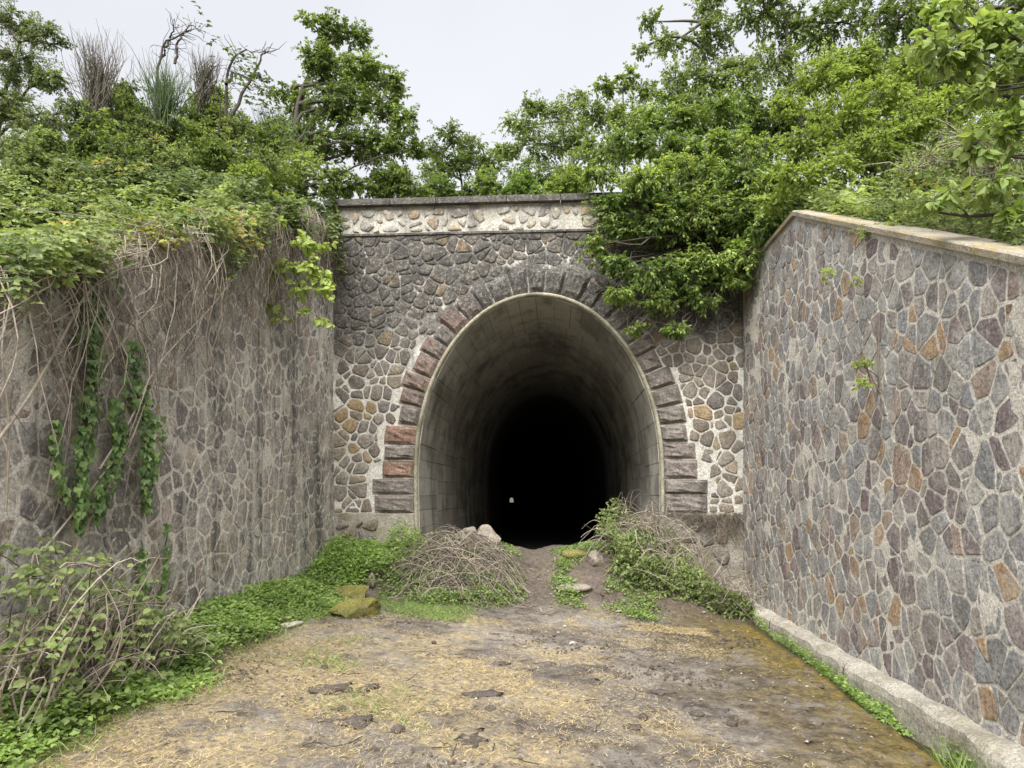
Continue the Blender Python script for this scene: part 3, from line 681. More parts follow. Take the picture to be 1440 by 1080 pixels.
# ------------------------------------------------------------------ vegetation builders
def tree(name, label, cat, base, blobs, n_twig=55, n_leaf=16, size=.06, width=.55, mat=None, bark=None, r=.05, seed=1, stems=False,
         droop=.35, tmpl=LEAF4, flat=.75, group=None, plane=.6, tone=(.15, .85), parts=False, twl=.45, subs=6, dens=2.0):
    """blobs: (px, py, depth Y, radius px) clumps of the crown"""
    rng = np.random.default_rng(seed); mat = mat or m_green; bark = bark or m_bark
    base = np.asarray(base, float); root = thing(name, label, cat, base, group)
    C = np.array([atY(x, y, Y) for x, y, Y, _ in blobs]); R = np.array([rr * Y / FPX for _, _, Y, rr in blobs])
    gw = Geo()
    hi = C[C[:, 2].argmax()]; mean = C.mean(0); tip = mean * .35 + hi * .65
    if not stems:
        tp = curves(base[None], tip[None], 10, rng, .05)[0]; tubes(gw, tp[None], np.linspace(r, r * .25, 10)[None], 7, .35)
    LA, LB = [], []
    for c in C:
        if stems: LA.append(base + rng.normal(0, .06, 3) * np.array([1, 1, 0]))
        else:
            k = int(np.clip(np.searchsorted(tp[:, 2], c[2] - .35 * np.linalg.norm(c[:2] - base[:2])), 2, 9)); LA.append(tp[k])
        LB.append(c)
    LP = curves(LA, LB, 7, rng, .07, .06); tubes(gw, LP, np.linspace(r * .5, r * .14, 7)[None], 5, rng.uniform(.2, .9, len(C)))
    SA, SB, bi = [], [], []
    for k in range(len(C)):
        for q in range(subs):
            SA.append(LP[k, int(rng.integers(4, 7))]); d = norm(rng.normal(size=3)); d[2] = abs(d[2]) * .7 - .15; SB.append(C[k] + d * R[k] * .62 * np.array([1, 1, flat])); bi.append(k)
    SP = curves(SA, SB, 5, rng, .08); tubes(gw, SP, np.linspace(r * .16, r * .06, 5)[None], 4, rng.uniform(.2, .9, len(SP)))
    bi = np.array(bi)
    nT = int(n_twig * dens) * len(C); w = R ** 2 / (R ** 2).sum(); tb = rng.choice(len(C), nT, p=w)
    d = norm(rng.normal(size=(nT, 3))); rad = rng.random(nT) ** .42
    asx = rng.uniform(.75, 1.3, (len(C), 3)) * np.array([1, 1, flat]); lump = .6 + .8 * vnoise(d * 2.2 + C[tb] * 3.7)          # uneven, lobed clumps
    stray = np.where(rng.random(nT) < .12, rng.uniform(1.15, 1.6, nT), 1.0)
    E = C[tb] + d * (rad * R[tb] * rng.uniform(.8, 1.15, nT) * lump * stray)[:, None] * asx[tb]
    A = np.empty_like(E)
    for k in range(len(C)):
        m_ = tb == k
        if not m_.any(): continue
        cand = SP[bi == k][:, 2:].reshape(-1, 3); dd = ((E[m_][:, None] - cand[None]) ** 2).sum(-1); A[m_] = cand[dd.argmin(1)]
    dirT = E - A; LT = np.linalg.norm(dirT, axis=1, keepdims=True); over = np.maximum(LT / twl, 1); A = E - dirT / over
    TP = curves(A, E, 4, rng, .06, .08); tubes(gw, TP, np.array([[.0045, .0038, .003, .0018]]) * max(1, r / .05) ** .5, 3, rng.uniform(.2, .9, nT))
    gw.build('trunk' if not stems else 'stems', bark, root, base, smooth=True)
    # leaves alternate along the twigs in loose flat sprays
    ti = np.repeat(np.arange(nT), n_leaf); tt = rng.uniform(.18, 1.02, len(ti)); kf = np.clip(tt, 0, .999) * 3; k0 = kf.astype(int); fr = (kf - k0)[:, None]
    P = TP[ti, k0] * (1 - fr) + TP[ti, k0 + 1] * fr; ax = norm(TP[ti, 3] - TP[ti, 0])
    upv = norm(np.array([0, 0, 1.]) + rng.normal(0, .35, (len(ti), 3))); side = norm(np.cross(ax, upv)) * np.where(rng.random(len(ti)) < .5, 1, -1)[:, None]
    D = ax * rng.uniform(.3, 1, len(ti))[:, None] + side * rng.uniform(.4, 1.1, len(ti))[:, None] + np.array([0, 0, -1.]) * (droop * rng.uniform(.3, 1.6, len(ti)))[:, None]
    Nn = norm(upv * plane + rng.normal(0, 1 - plane * .7, (len(ti), 3)) * .6)
    P = P + norm(D) * .01
    bt = rng.uniform(-.18, .18, len(C))
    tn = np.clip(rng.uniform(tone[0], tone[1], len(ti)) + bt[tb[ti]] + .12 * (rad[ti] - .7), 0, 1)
    sz = size * rng.uniform(.55, 1.2, len(ti))
    if parts:
        order = np.argsort(((P - EYE) ** 2).sum(1)); near = order[:300]; far = order[300:]
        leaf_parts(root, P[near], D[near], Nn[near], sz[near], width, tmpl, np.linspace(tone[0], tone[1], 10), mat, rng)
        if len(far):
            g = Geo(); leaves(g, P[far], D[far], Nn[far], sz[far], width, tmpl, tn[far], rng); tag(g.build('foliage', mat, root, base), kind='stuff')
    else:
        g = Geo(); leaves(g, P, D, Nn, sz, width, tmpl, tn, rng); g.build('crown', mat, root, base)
    return root
def onhill(x, Y, py=300):
    p = atY(x, py, Y); return np.array([p[0], Y, float(hill(p[0], Y)) - .05])

# ---- trees beyond the parapet and on the banks
GB = 'trees beyond the parapet'
tree('broadleaf_tree', 'tall upright broadleaf tree at the corner above the left wing wall', 'tree', onhill(425, 12.6),
     [(432,28,12.6,17),(462,40,12.6,32),(498,50,12.7,30),(450,92,12.4,46),(512,105,12.7,46),(480,145,12.4,58),(428,150,12.8,38),(538,150,12.8,34),(445,205,12.4,50),(515,205,12.6,52),(562,205,12.9,32),(420,255,12.3,36),(480,262,12.2,44),(545,255,12.6,40),(590,215,13,18),(555,120,12.8,26),(405,190,12.6,34),(398,130,12.8,22),(570,170,12.8,24)],
     n_twig=62, n_leaf=20, size=.07, width=.6, r=.075, seed=101, mat=m_green, tone=(.1, .75))
tree('broadleaf_tree', 'small crooked dark-stemmed tree beyond the middle of the parapet', 'tree', onhill(640, 16),
     [(632,190,16,26),(608,212,16,24),(662,208,16,26),(640,232,16,36),(690,232,16.4,26),(612,245,15.8,28)], n_twig=60, n_leaf=14, size=.07, r=.06, seed=102, mat=m_green, tone=(.05,.65))
tree('broadleaf_tree', 'airy olive green tree beyond the parapet next to the hanging hornbeam', 'tree', onhill(765, 16.5),
     [(752,150,16.5,26),(728,178,16.5,34),(785,160,16.5,34),(815,140,16.6,24),(760,205,16.3,44),(712,215,16.4,26),(805,200,16.4,44),(740,250,16,40),(790,250,16,40)], n_twig=60, n_leaf=15, size=.075, r=.06, seed=103, mat=m_green, tone=(.1,.8))
tree('broadleaf_tree', 'loose topped tree behind the hanging hornbeam', 'tree', onhill(860, 15.5),
     [(850,125,15.5,26),(880,112,15.5,24),(835,165,15.5,34),(880,165,15.5,44),(850,215,15.2,46),(910,130,15.5,24)], n_twig=60, n_leaf=16, size=.08, r=.06, seed=104, mat=m_green, tone=(.15,.9))
for k, (x, y, Y, r_, lab, mt) in enumerate([
    (560, 262, 12.6, 34, 'feathery olive shrub behind the parapet under the tall tree', m_green), (618, 268, 13.2, 28, 'low dense shrub behind the parapet below the crooked tree', m_dark),
    (682, 264, 13.0, 30, 'rounded mid green shrub behind the middle of the parapet', m_green), (735, 266, 12.8, 28, 'leafy bright green shrub behind the parapet below the airy tree', m_herb),
    (800, 258, 12.4, 30, 'yellow-green shrub behind the parapet beside the hornbeam', m_lime)]):
    tree('shrub', lab, 'shrub', onhill(x, Y), [(x, y, Y, r_), (x - r_ * .7, y + 8, Y, r_ * .7), (x + r_ * .7, y + 8, Y, r_ * .7), (x + 4, y - r_ * .6, Y, r_ * .5)], n_twig=55, n_leaf=16, size=.055, r=.02, seed=120 + k, stems=True, mat=mt, group='shrubs behind the parapet')
# right: the hornbeam hanging over the portal
tree('hornbeam_tree', 'dark layered hornbeam hanging over the right side of the portal', 'tree', np.array([3.5, 11.7, 5.3]),
     [(1075,180,11.9,60),(1010,170,11.8,62),(940,175,11.6,55),(890,205,11.4,48),(845,250,10.6,34),(900,262,10.4,56),(965,250,10.4,64),(1030,255,10.3,60),(1080,265,10.1,50),(950,285,10.3,40),(945,215,11.0,52),(1000,210,11.0,52),(1050,215,10.9,48),(1010,285,10.3,44),(870,285,10.4,36),(855,300,10.4,36),(915,320,10.4,56),
      (980,310,10.4,62),(1045,310,10.2,52),(1095,300,9.9,34),(840,345,10.3,24),(865,372,10.3,38),(920,385,10.3,50),(985,370,10.3,48),(1040,355,10.2,36),(870,415,10.4,28),(925,425,10.4,34),(895,462,10.4,22),(950,465,10.4,24),(990,425,10.4,26),(1060,335,10.3,40),(1010,390,10.5,36),(1100,335,9.8,26),(960,405,10.5,36),(1120,285,9.7,26),(1080,322,9.6,36),(1055,360,9.9,30),(1090,300,9.5,32),(1065,400,10.2,20),(1035,395,10.3,28)],
     n_twig=50, n_leaf=20, size=.075, width=.46, r=.09, seed=130, mat=m_dark, droop=.45, flat=.58, plane=.85, tone=(.2, 1), twl=.55)
tree('broadleaf_tree', 'slender tree with a ragged dark top rising behind the hornbeam', 'tree', onhill(985, 13.5),
     [(915,30,13.5,22),(938,62,13.5,28),(902,72,13.5,16),(965,110,13.4,40),(1000,55,13.4,46),(1030,110,13.2,50),(945,140,13.2,34),(985,150,13,44),(1000,5,13.5,34)], n_twig=55, n_leaf=16, size=.07, r=.07, seed=131, mat=m_green, tone=(.05,.75))
tree('broadleaf_tree', 'tall mid green tree above the level end of the right wing wall', 'tree', onhill(1110, 12.2),
     [(1070,20,12.2,56),(1130,40,12.2,60),(1080,95,12.1,56),(1140,110,12,50),(1050,150,12,44),(1110,170,11.6,50),(1190,30,12.2,60),(1200,-30,12.2,60),(1090,-30,12.2,60)], n_twig=60, n_leaf=20, size=.07, r=.09, seed=132, mat=m_green, tone=(.15,.85))
tree('broadleaf_tree', 'shady background tree closing the view above the right bank', 'tree', onhill(1330, 11.5),
     [(1260,40,11.5,70),(1330,20,11.5,80),(1400,40,11.4,80),(1440,110,11,80),(1290,110,11.2,60),(1360,120,11,70),(1460,10,11.5,70),(1250,-30,11.5,60),(1420,200,10.4,60),(1330,180,9.9,60),(1270,190,10,50),(1380,250,9.4,50)], n_twig=60, n_leaf=18, size=.075, r=.1, seed=133, mat=m_green, tone=(.15,.85))
tree('broadleaf_tree', 'light green tree filling the gap behind the lime shrub', 'tree', onhill(1200, 13.8),
     [(1120,220,13.5,50),(1180,180,13.6,60),(1240,220,13.4,55),(1290,180,13.6,60),(1340,230,13.2,55),(1400,180,13.4,60),(1440,240,13,60),(1080,270,13.2,44),(1150,280,13,46),(1230,285,13,46),(1310,285,13,46),(1380,290,12.8,46),(1230,110,13.8,60),(1340,110,13.8,60),(1440,120,13.8,60)], n_twig=50, n_leaf=15, size=.1, r=.1, seed=139, mat=m_green, tone=(.1,.75))
tree('elm_shrub', 'sprawling lime green shrub above the coping of the right wall', 'shrub', np.array([4.3, 9.2, float(hill(4.3, 9.2))]),
     [(1105,150,9.2,34),(1150,115,9.3,46),(1205,90,9.4,46),(1130,200,8.9,44),(1180,170,9,54),(1240,140,9.1,54),(1290,100,9.2,46),(1120,252,8.7,36),(1170,240,8.7,42),(1225,215,8.7,46),(1280,180,8.8,46),(1160,285,8.6,28),(1215,272,8.5,28),(1085,285,9.0,26),(1330,150,9.0,50),(1340,220,8.4,44),(1290,245,8.2,40),(1390,190,8.4,44)],
     n_twig=64, n_leaf=18, size=.055, width=.6, r=.05, seed=134, stems=True, mat=m_lime, droop=.1, flat=.7, tone=(.05,.95))
tree('bramble_shrub', 'tangled grey-green shrub of bare stems on the bank above the right coping', 'shrub', np.array([4.4, 7.2, float(hill(4.4, 7.2))]),
     [(1300,235,7.2,46),(1350,210,7.2,56),(1400,235,7,56),(1330,280,6.6,36),(1260,285,7.2,36),(1390,290,6.4,36),(1430,290,6,36)], n_twig=90, n_leaf=6, size=.04, r=.05, seed=135, stems=True, mat=m_green, bark=m_cane, dens=1.0, tone=(.1,.8), twl=.6, subs=16)
tree('hazel_tree', 'large-leaved hazel boughs hanging in over the right wing wall', 'tree', np.array([4.5, 5.1, float(hill(4.5, 5.1))]),
     [(1300,55,5.2,40),(1345,75,5.1,48),(1395,45,5.1,50),(1330,20,5.2,44),(1390,130,5.0,40),(1425,185,4.9,36),(1370,205,4.95,28),(1400,262,4.85,34),(1335,275,4.9,26),(1305,285,4.95,16),(1430,300,4.8,24),(1440,90,5,50)],
     n_twig=15, n_leaf=8, size=.095, width=.72, r=.05, seed=136, stems=True, mat=m_green, tmpl=LEAF8, droop=.7, plane=.5, tone=(.35, .9), dens=1.0, parts=True, twl=.5, subs=4)
tree('elm_sapling', 'thin sapling with lime green leaf tufts growing from the face of the right wall', 'sapling', atX(1236, 560, float(xr(2.6)) - .01),
     [(1225,325,6.45,20),(1255,318,6.3,18),(1165,385,6.6,14),(1212,512,6.2,13),(1205,395,6.5,8),(1215,540,6.1,12)], n_twig=16, n_leaf=7, size=.042, width=.6, r=.013, seed=137, stems=True, mat=m_lime, bark=m_cane, dens=1.0, tone=(.2,.9), twl=.2, subs=4)
# left
tree('acacia_tree', 'feathery pale green tree at the outer end of the left bank', 'tree', onhill(-40, 8.2),
     [(15,30,8.2,40),(60,50,8.2,34),(25,95,8.1,48),(90,60,8.3,16),(70,115,8.1,36),(10,150,8,50),(60,175,8,44),(105,150,8.2,28),(20,215,7.8,44)], n_twig=70, n_leaf=20, size=.04, width=.42, r=.05, seed=140, mat=m_bram, tone=(.1,.75))
sl_ = [(60, 235, 7.6, 50, 'pale tangled shrub low on the left bank', m_bram), (135, 205, 8.3, 50, 'bushy green shrub below the grey broom', m_green), (205, 215, 8.6, 50, 'leafy shrub below the green broom', m_bram),
       (265, 200, 9.2, 46, 'fresh green shrub between the brooms and the bare branches', m_green), (325, 215, 9.6, 50, 'olive shrub round the foot of the bare branches', m_bram), (385, 215, 10.4, 46, 'bright yellow-green shrub beside the tall corner tree', m_lime),
       (350, 275, 9.0, 46, 'low yellow-green shrub near the upper end of the left wall', m_lime), (415, 300, 10.6, 34, 'dark shrub at the corner of portal and left wall', m_dark),
       (30, 285, 6.6, 50, 'large-leaved bramble bush near the wall end of the left bank', m_bram), (110, 290, 7.2, 46, 'grey-green bush with yellowing sprigs over the ivy', m_bram), (185, 285, 7.8, 46, 'soft green bush leaning to the coping over the bare stone', m_green), (265, 280, 8.4, 44, 'dense low bush over the hanging canes', m_bram),
       (170, 150, 9.4, 34, 'thin shrub between the grey and the green broom', m_green), (300, 160, 10.2, 36, 'sparse shrub behind the hooked bare branches', m_green)]
for k, (x, y, Y, r_, lab, mt) in enumerate(sl_):
    tree('shrub', lab, 'shrub', onhill(x, Y, y + 60), [(x, y, Y, r_), (x - r_ * .8, y + 22, Y - .2, r_ * .8), (x + r_ * .8, y + 18, Y - .2, r_ * .8), (x + 6, y - r_ * .7, Y, r_ * .55), (x - r_ * .5, y - r_ * .5, Y, r_ * .5), (x, y + r_ * .8, Y - .4, r_ * .8)],
         n_twig=55, n_leaf=16, size=.055, r=.03, seed=150 + k, stems=True, mat=mt, group='shrubs on the left bank', tone=(.1,.8))
def broom(x, y0, y1, Y, half, n, seed, label, tone, lean=0.0):
    rng = np.random.default_rng(seed); b = onhill(x, Y, y0); top0 = atY(x, y1, Y); base_v = atY(x, y0, Y); b[2] = min(b[2], base_v[2])
    root = thing('broom_bush', label, 'shrub', b, 'broom bushes on the left bank'); h = half * Y / FPX
    E = np.stack([top0[0] + lean + rng.normal(0, h, n), Y + rng.normal(0, h, n), top0[2] - np.abs(rng.normal(0, .28, n)) * (top0[2] - base_v[2])], -1)
    A = np.stack([b[0] + (E[:, 0] - b[0]) * rng.uniform(0, .5, n), Y + rng.normal(0, .08, n), np.interp(rng.random(n), [0, 1], [base_v[2] - .1, (base_v[2] + top0[2]) / 2])], -1)
    g = Geo(); tubes(g, curves(A, E, 5, rng, .05), np.array([[.006, .005, .004, .003, .0015]]), 3, tone + rng.uniform(-.15, .15, n)); g.build('twigs', m_broom, root, b)
    g = Geo(); tubes(g, curves(np.repeat(b[None], 6, 0), A[:6], 6, rng, .08), np.linspace(.02, .008, 6)[None], 5, .2); g.build('stems', m_bark, root, b)
broom(140, 175, 48, 8.6, 22, 260, 161, 'grey withered broom with upright bristling twigs against the sky', .25)
broom(232, 190, 85, 8.8, 24, 300, 162, 'green broom bush with upright switch-like twigs', .8)
broom(284, 140, 72, 9.3, 15, 160, 163, 'wispy grey broom leaning beside the bare forked branches', .25, .1)
broom(385, 230, 150, 10.3, 20, 200, 164, 'faded green broom beside the tall corner tree', .75)
def bare(name, label, pts_list, Y, seed, r=.02):
    rng = np.random.default_rng(seed); root = None; g = Geo()
    for pts in pts_list:
        W = np.array([atY(x, y, Y + .1 * rng.normal()) for x, y in pts]); t = np.linspace(0, len(W) - 1, 14); P = np.stack([np.interp(t, np.arange(len(W)), W[:, k]) for k in range(3)], -1) + rng.normal(0, .012, (14, 3))
        tubes(g, P[None], np.linspace(r, r * .25, 14)[None], 5, .4)
        n = 14; k = rng.integers(3, 14, n); E = P[k] + norm(rng.normal(size=(n, 3)) + np.array([.3, 0, .5])) * rng.uniform(.12, .42, n)[:, None]
        tubes(g, curves(P[k], E, 4, rng, .12), np.array([[.006, .005, .004, .002]]), 3, .4)
        if root is None: root = tag(link(name, None, None, W[0]), label, 'shrub')
    g.build('branches', m_bark, root, root.location)
bare('bare_shrub', 'dead forked branches bent by wind above the green broom', [[(222,175),(222,100),(228,65),(250,50),(270,35),(280,42)], [(246,90),(252,55),(262,42)], [(228,80),(240,52),(246,40)]], 8.9, 171, .022)
bare('bare_shrub', 'twisted bare branches curving like hooks above the left bank', [[(322,240),(320,170),(318,105),(330,78),(352,70),(357,80)], [(322,170),(340,130),(360,100),(368,78),(380,72)], [(318,120),(328,102),(345,108),(352,120)], [(290,250),(280,170),(285,140)]], 9.6, 172, .03)
bare('bare_shrub', 'leaning grey branches below the tall corner tree', [[(412,230),(440,205),(480,200),(500,206)], [(420,255),(465,250),(520,225),(565,212)], [(408,220),(430,180),(460,150)]], 12.0, 173, .03)

# ---- bramble cover of the left bank and its fringe over the wall
def cover(name, label, mat, spec, seed, group=None, size=.055, tones=(.1,.85), tmpl=LEAF4, width=.7):
    """clumps of trifoliate leaves on arching sprays; spec: arrays of points and heights"""
    rng = np.random.default_rng(seed); P = spec; n = len(P)
    g = Geo(); ph = rng.uniform(0, 6.28, n); sz = size * rng.uniform(.6, 1.25, n); nm = norm(np.array([.25, -.45, .8]) + rng.normal(0, .45, (n, 3)))
    rare = (vnoise(P * 1.6 + 71) > .80) & (rng.random(n) < .6); cl = (vnoise(P * 1.1 + 5) - .5) * .8 + (vnoise(P * 3.3) - .5) * .4; sz = sz * (.7 + .7 * vnoise(P * .9 + 31))
    for k in range(3):
        a = ph + (k - 1) * 1.25; D = np.stack([np.cos(a), np.sin(a), -.25 + rng.normal(0, .25, n)], -1); D = norm(D - nm * (D * nm).sum(1, keepdims=True) * .8)
        leaves(g, P, D, nm, sz * (1.1 if k == 1 else .9), width, tmpl, np.where(rare, rng.uniform(.93, 1, n), np.clip(rng.uniform(tones[0], tones[1], n) + cl, 0, .9)), rng)
    return tag(g.build(name, mat), label, kind='stuff')
rng = np.random.default_rng(181); n = 44000
X = -3.55 - 5.2 * rng.random(n) ** 1.4; Y = rng.uniform(3.6, 12.2, n); hm = fbm(np.stack([X * .9, Y * .9, X * 0], -1), 3)
P = np.stack([X, Y, hill(X, Y) + rng.random(n) ** .6 * (.2 + np.minimum(1.8 * np.maximum(hm - .3, 0), .55))], -1)
P = P[(vnoise(P * 1.9 + 11) > .45) | (rng.random(n) < .12)]
cover('bramble_cover', 'bramble leaves matted over the whole left bank', m_bram, P, 182, size=.05)
n = 6500; Y = rng.uniform(3.9, 10.7, n); hang = rng.random(n) ** 1.7 * (.25 + .75 * np.clip(fbm(np.stack([Y * 1.3, Y * 0, Y * 0], -1), 3) * 2 - .55, 0, 1))
keep = vnoise(np.stack([Y * 2.1, hang * 2, Y * 0], -1)) > .4; Y, hang = Y[keep], hang[keep]; n = len(Y)
hang = hang * (.30 + .70 * ss(5.6, 7.4, Y))
P = np.stack([xl(topL(Y) - hang) + .10 + rng.uniform(-.25, .2, n), Y, topL(Y) + .28 * rng.random(n) - hang + .08], -1)
cover('bramble_fringe', 'bramble leaves spilling over the coping of the left wall', m_bram, P, 183, size=.048)
rng = np.random.default_rng(184); n = 14000
X = 3.1 + 5.5 * rng.random(n) ** 1.3; Y = rng.uniform(3.8, 12.5, n)
P = np.stack([X, Y, hill(X, Y) + rng.random(n) * 1.6 * np.clip(fbm(np.stack([X, Y, X * 0], -1), 3) - .2, .05, 1)], -1); cover('undergrowth', 'low undergrowth covering the right bank', m_bram, P, 185, size=.06)
n = 2600; Y = rng.uniform(3.9, 10.6, n); tr_ = topR(Y); P = np.stack([xr(tr_) + .14 + .45 * rng.random(n), Y, tr_ + .04 + .22 * rng.random(n) ** 1.5], -1); P = P[(vnoise(P * 2.4 + 3) > .36)]
cover('coping_growth', 'creeping leaves spreading onto the back edge of the right coping', m_bram, P, 187, size=.045)
n = 9000; X = rng.uniform(-3.7, 3.1, n); Y = 11.5 + 6 * rng.random(n); P = np.stack([X, Y, hill(X, Y) + rng.random(n) * .45], -1)
cover('undergrowth', 'fresh green undergrowth on the hilltop behind the parapet', m_herb, P, 186, size=.065)

# ------------------------------------------------------------------ dry canes, ivy and brambles on the left wall
def gz(x, y): return float(ground(x, y))
rng = np.random.default_rng(201)
def canes(n, y0, y1, seed, lmin, lmax, out=.16):
    rng = np.random.default_rng(seed); K = 12
    Y = rng.uniform(y0, y1, n); T = topL(Y); L = rng.uniform(lmin, lmax, n) * rng.random(n) ** .4; t = np.linspace(0, 1, K)
    drift = rng.normal(0, .75, n); wob = rng.normal(0, .14, n); ph = rng.uniform(0, 6.28, n); fr = rng.uniform(3, 9, n)
    Z = T[:, None] + .16 * np.sin(math.pi * np.clip(t * 3, 0, 1))[None] - (L[:, None] * np.maximum(t - .12, 0)[None] * 1.1)
    Yp = Y[:, None] + drift[:, None] * t[None] + wob[:, None] * np.sin(t[None] * fr[:, None] + ph[:, None])
    off = np.interp(t, [0, .15, .3, 1], [-.3, .05, .13, .05])[None] + rng.uniform(.0, out, n)[:, None] * np.sin(math.pi * t)[None] + rng.normal(0, .012, (n, K))
    return np.stack([xl(Z) + np.maximum(off, np.where(t[None] > .2, .02, -.4)), Yp, Z], -1)
g = Geo()
tubes(g, canes(230, 3.9, 7.6, 202, .4, 1.9), np.array([[.006] * 4 + [.005] * 4 + [.0035] * 3 + [.002]]) * .8, 4, rng.uniform(.2, 1, 230))
tubes(g, canes(190, 7.4, 10.7, 203, .5, 2.1, .1), np.array([[.005] * 4 + [.0045] * 4 + [.003] * 3 + [.002]]) * .85, 4, rng.uniform(.1, .9, 190))
tag(g.build('dry_cane_tangle', m_cane), 'tangle of dry tan canes trailing down the left wall', kind='stuff')
def cane(pts, label, r=.012, off=.12, tone=.7):
    W = np.array([atX(x, y, float(xl(2.0)) + off) for x, y in pts]); W[:, 0] = np.maximum(W[:, 0], xl(W[:, 2]) + .03)
    t = np.linspace(0, len(W) - 1, 22); P = np.stack([np.interp(t, np.arange(len(W)), W[:, k]) for k in range(3)], -1)
    P[1:-1] = (P[:-2] + 2 * P[1:-1] + P[2:]) / 4; P[1:-1] = (P[:-2] + 2 * P[1:-1] + P[2:]) / 4
    g = Geo(); tubes(g, P[None], np.linspace(r, r * .55, 22)[None], 6, tone); tag(g.build('dry_cane', m_cane, None, P[0], smooth=True), label, 'stem', 'long dry canes on the left wall')
cane([(-5, 622), (40, 560), (75, 500), (110, 430), (122, 412), (150, 385), (195, 370)], 'thick pale cane slanting across the left wall up to the ivy top', .012)
cane([(140, 660), (185, 590), (215, 520), (260, 470), (300, 430), (342, 372)], 'long straight pale cane crossing the middle of the left wall', .009)
cane([(8, 720), (14, 600), (2, 500), (8, 420)], 'upright cane close to the bramble thicket', .008)
cane([(95, 900), (100, 780), (150, 690), (185, 620), (205, 565)], 'bowed cane rising out of the bramble thicket past the ivy', .009)
cane([(30, 440), (70, 458), (110, 432), (140, 395), (190, 380), (228, 385)], 'looping cane sagging below the coping', .007)
cane([(60, 775), (105, 720), (150, 660), (190, 610)], 'pale forked cane above the bramble thicket', .009)
cane([(185, 640), (170, 730), (190, 800), (205, 840)], 'brown hooked cane hanging to the foot of the left wall', .007, tone=.4)

def ivy(strands, label, n, seed, size=.062):
    rng = np.random.default_rng(seed); x0, y0 = strands[0][0][:2]; b = atX(strands[0][-1][0], strands[0][-1][1], float(xl(1.0)) + .01)
    root = thing('ivy', label, 'climbing plant', b, 'ivy on the left wall'); g = Geo(); Ps = []; per = [sum(abs(a[1] - c[1]) * (a[2] + c[2]) for a, c in zip(st[:-1], st[1:])) for st in strands]; tot = sum(per)
    for st, pw in zip(strands, per):
        st = np.array(st, float); ys = np.linspace(st[0, 1], st[-1, 1], 16); xs = np.interp(ys, st[:, 1], st[:, 0]); P = []
        for x, y in zip(xs + rng.normal(0, 1.5, 16), ys):
            q = atX(x, y, float(xl(2.0))); q = atX(x, y, float(xl(q[2])) + .012); P.append(q)
        tubes(g, np.array(P)[None], np.linspace(.004, .008, 16)[None], 4, .3)
        m_ = int(n * pw / tot); yy = rng.uniform(st[0, 1], st[-1, 1], m_); ww = np.interp(yy, st[:, 1], st[:, 2]); xx = np.interp(yy, st[:, 1], st[:, 0]) + ww * np.clip(rng.normal(0, .5, m_), -1.05, 1.05)
        for x, y in zip(xx, yy):
            q = atX(x, y, float(xl(2.0))); q = atX(x, y, float(xl(q[2])) + .04 + .12 * rng.random()); Ps.append(q)
    g.build('stems', m_bark, root, b); P = np.array(Ps); n = len(P)
    D = norm(np.stack([rng.uniform(.1, .5, n), rng.normal(0, .45, n), -np.ones(n)], -1)); Nn = norm(np.stack([np.ones(n), rng.normal(-.25, .4, n), rng.uniform(.1, .7, n)], -1)); sz = size * rng.uniform(.6, 1.25, n)
    leaf_parts(root, P[:300], D[:300], Nn[:300], sz[:300], 1.0, IVY, np.linspace(.1, .95, 10), m_ivy, rng)
    if n > 300:
        g = Geo(); leaves(g, P[300:], D[300:], Nn[300:], sz[300:], 1.0, IVY, rng.uniform(.05, .8, n - 300), rng); tag(g.build('small_leaves', m_ivy, root, b), kind='stuff')
ivy([[(133,365,8),(132,430,20),(130,480,22),(135,525,9),(126,555,15),(122,600,15),(116,650,10),(114,700,9),(110,745,6)], [(160,560,8),(170,620,12),(150,680,14),(135,730,8)]], 'broad dense ivy curtain down the left wall', 1000, 211, .056)
ivy([[(80,588,7),(78,630,8),(84,670,8),(92,705,5)]], 'short narrow ivy strand left of the broad ivy curtain', 110, 212, .052)
ivy([[(190,480,12),(188,530,16),(200,570,20),(212,600,22),(210,650,12),(205,690,8),(206,720,4)], [(160,385,8),(165,415,6)], [(200,760,6),(202,830,8)], [(235,735,3),(232,800,4),(226,860,6)]], 'straggling ivy between the ivy curtain and the bare stone', 520, 213, .054)

# light green bough hanging at the corner of the left wall
tree('linden_bough', 'light green leafy bough hanging in front of the left wall by the portal corner', 'branch', np.array([-3.75, 8.6, float(topL(8.6)) + .1]),
     [(430,342,8.4,25),(452,345,8.4,16),(405,375,8.3,22),(440,378,8.3,31),(460,395,8.3,19),(385,385,8.3,16),(425,408,8.3,22),(458,412,8.3,16),(382,432,8.3,14),(402,450,8.3,14),(425,440,8.3,12),(448,450,8.3,14),(466,452,8.3,9),(365,300,8.4,25),(385,315,8.4,22)],
     n_twig=11, n_leaf=6, size=.085, width=.85, r=.02, seed=221, stems=True, mat=m_lime, tmpl=LEAF8, droop=.5, plane=.7, tone=(.6, 1), parts=True, twl=.2, subs=2, dens=1.0)

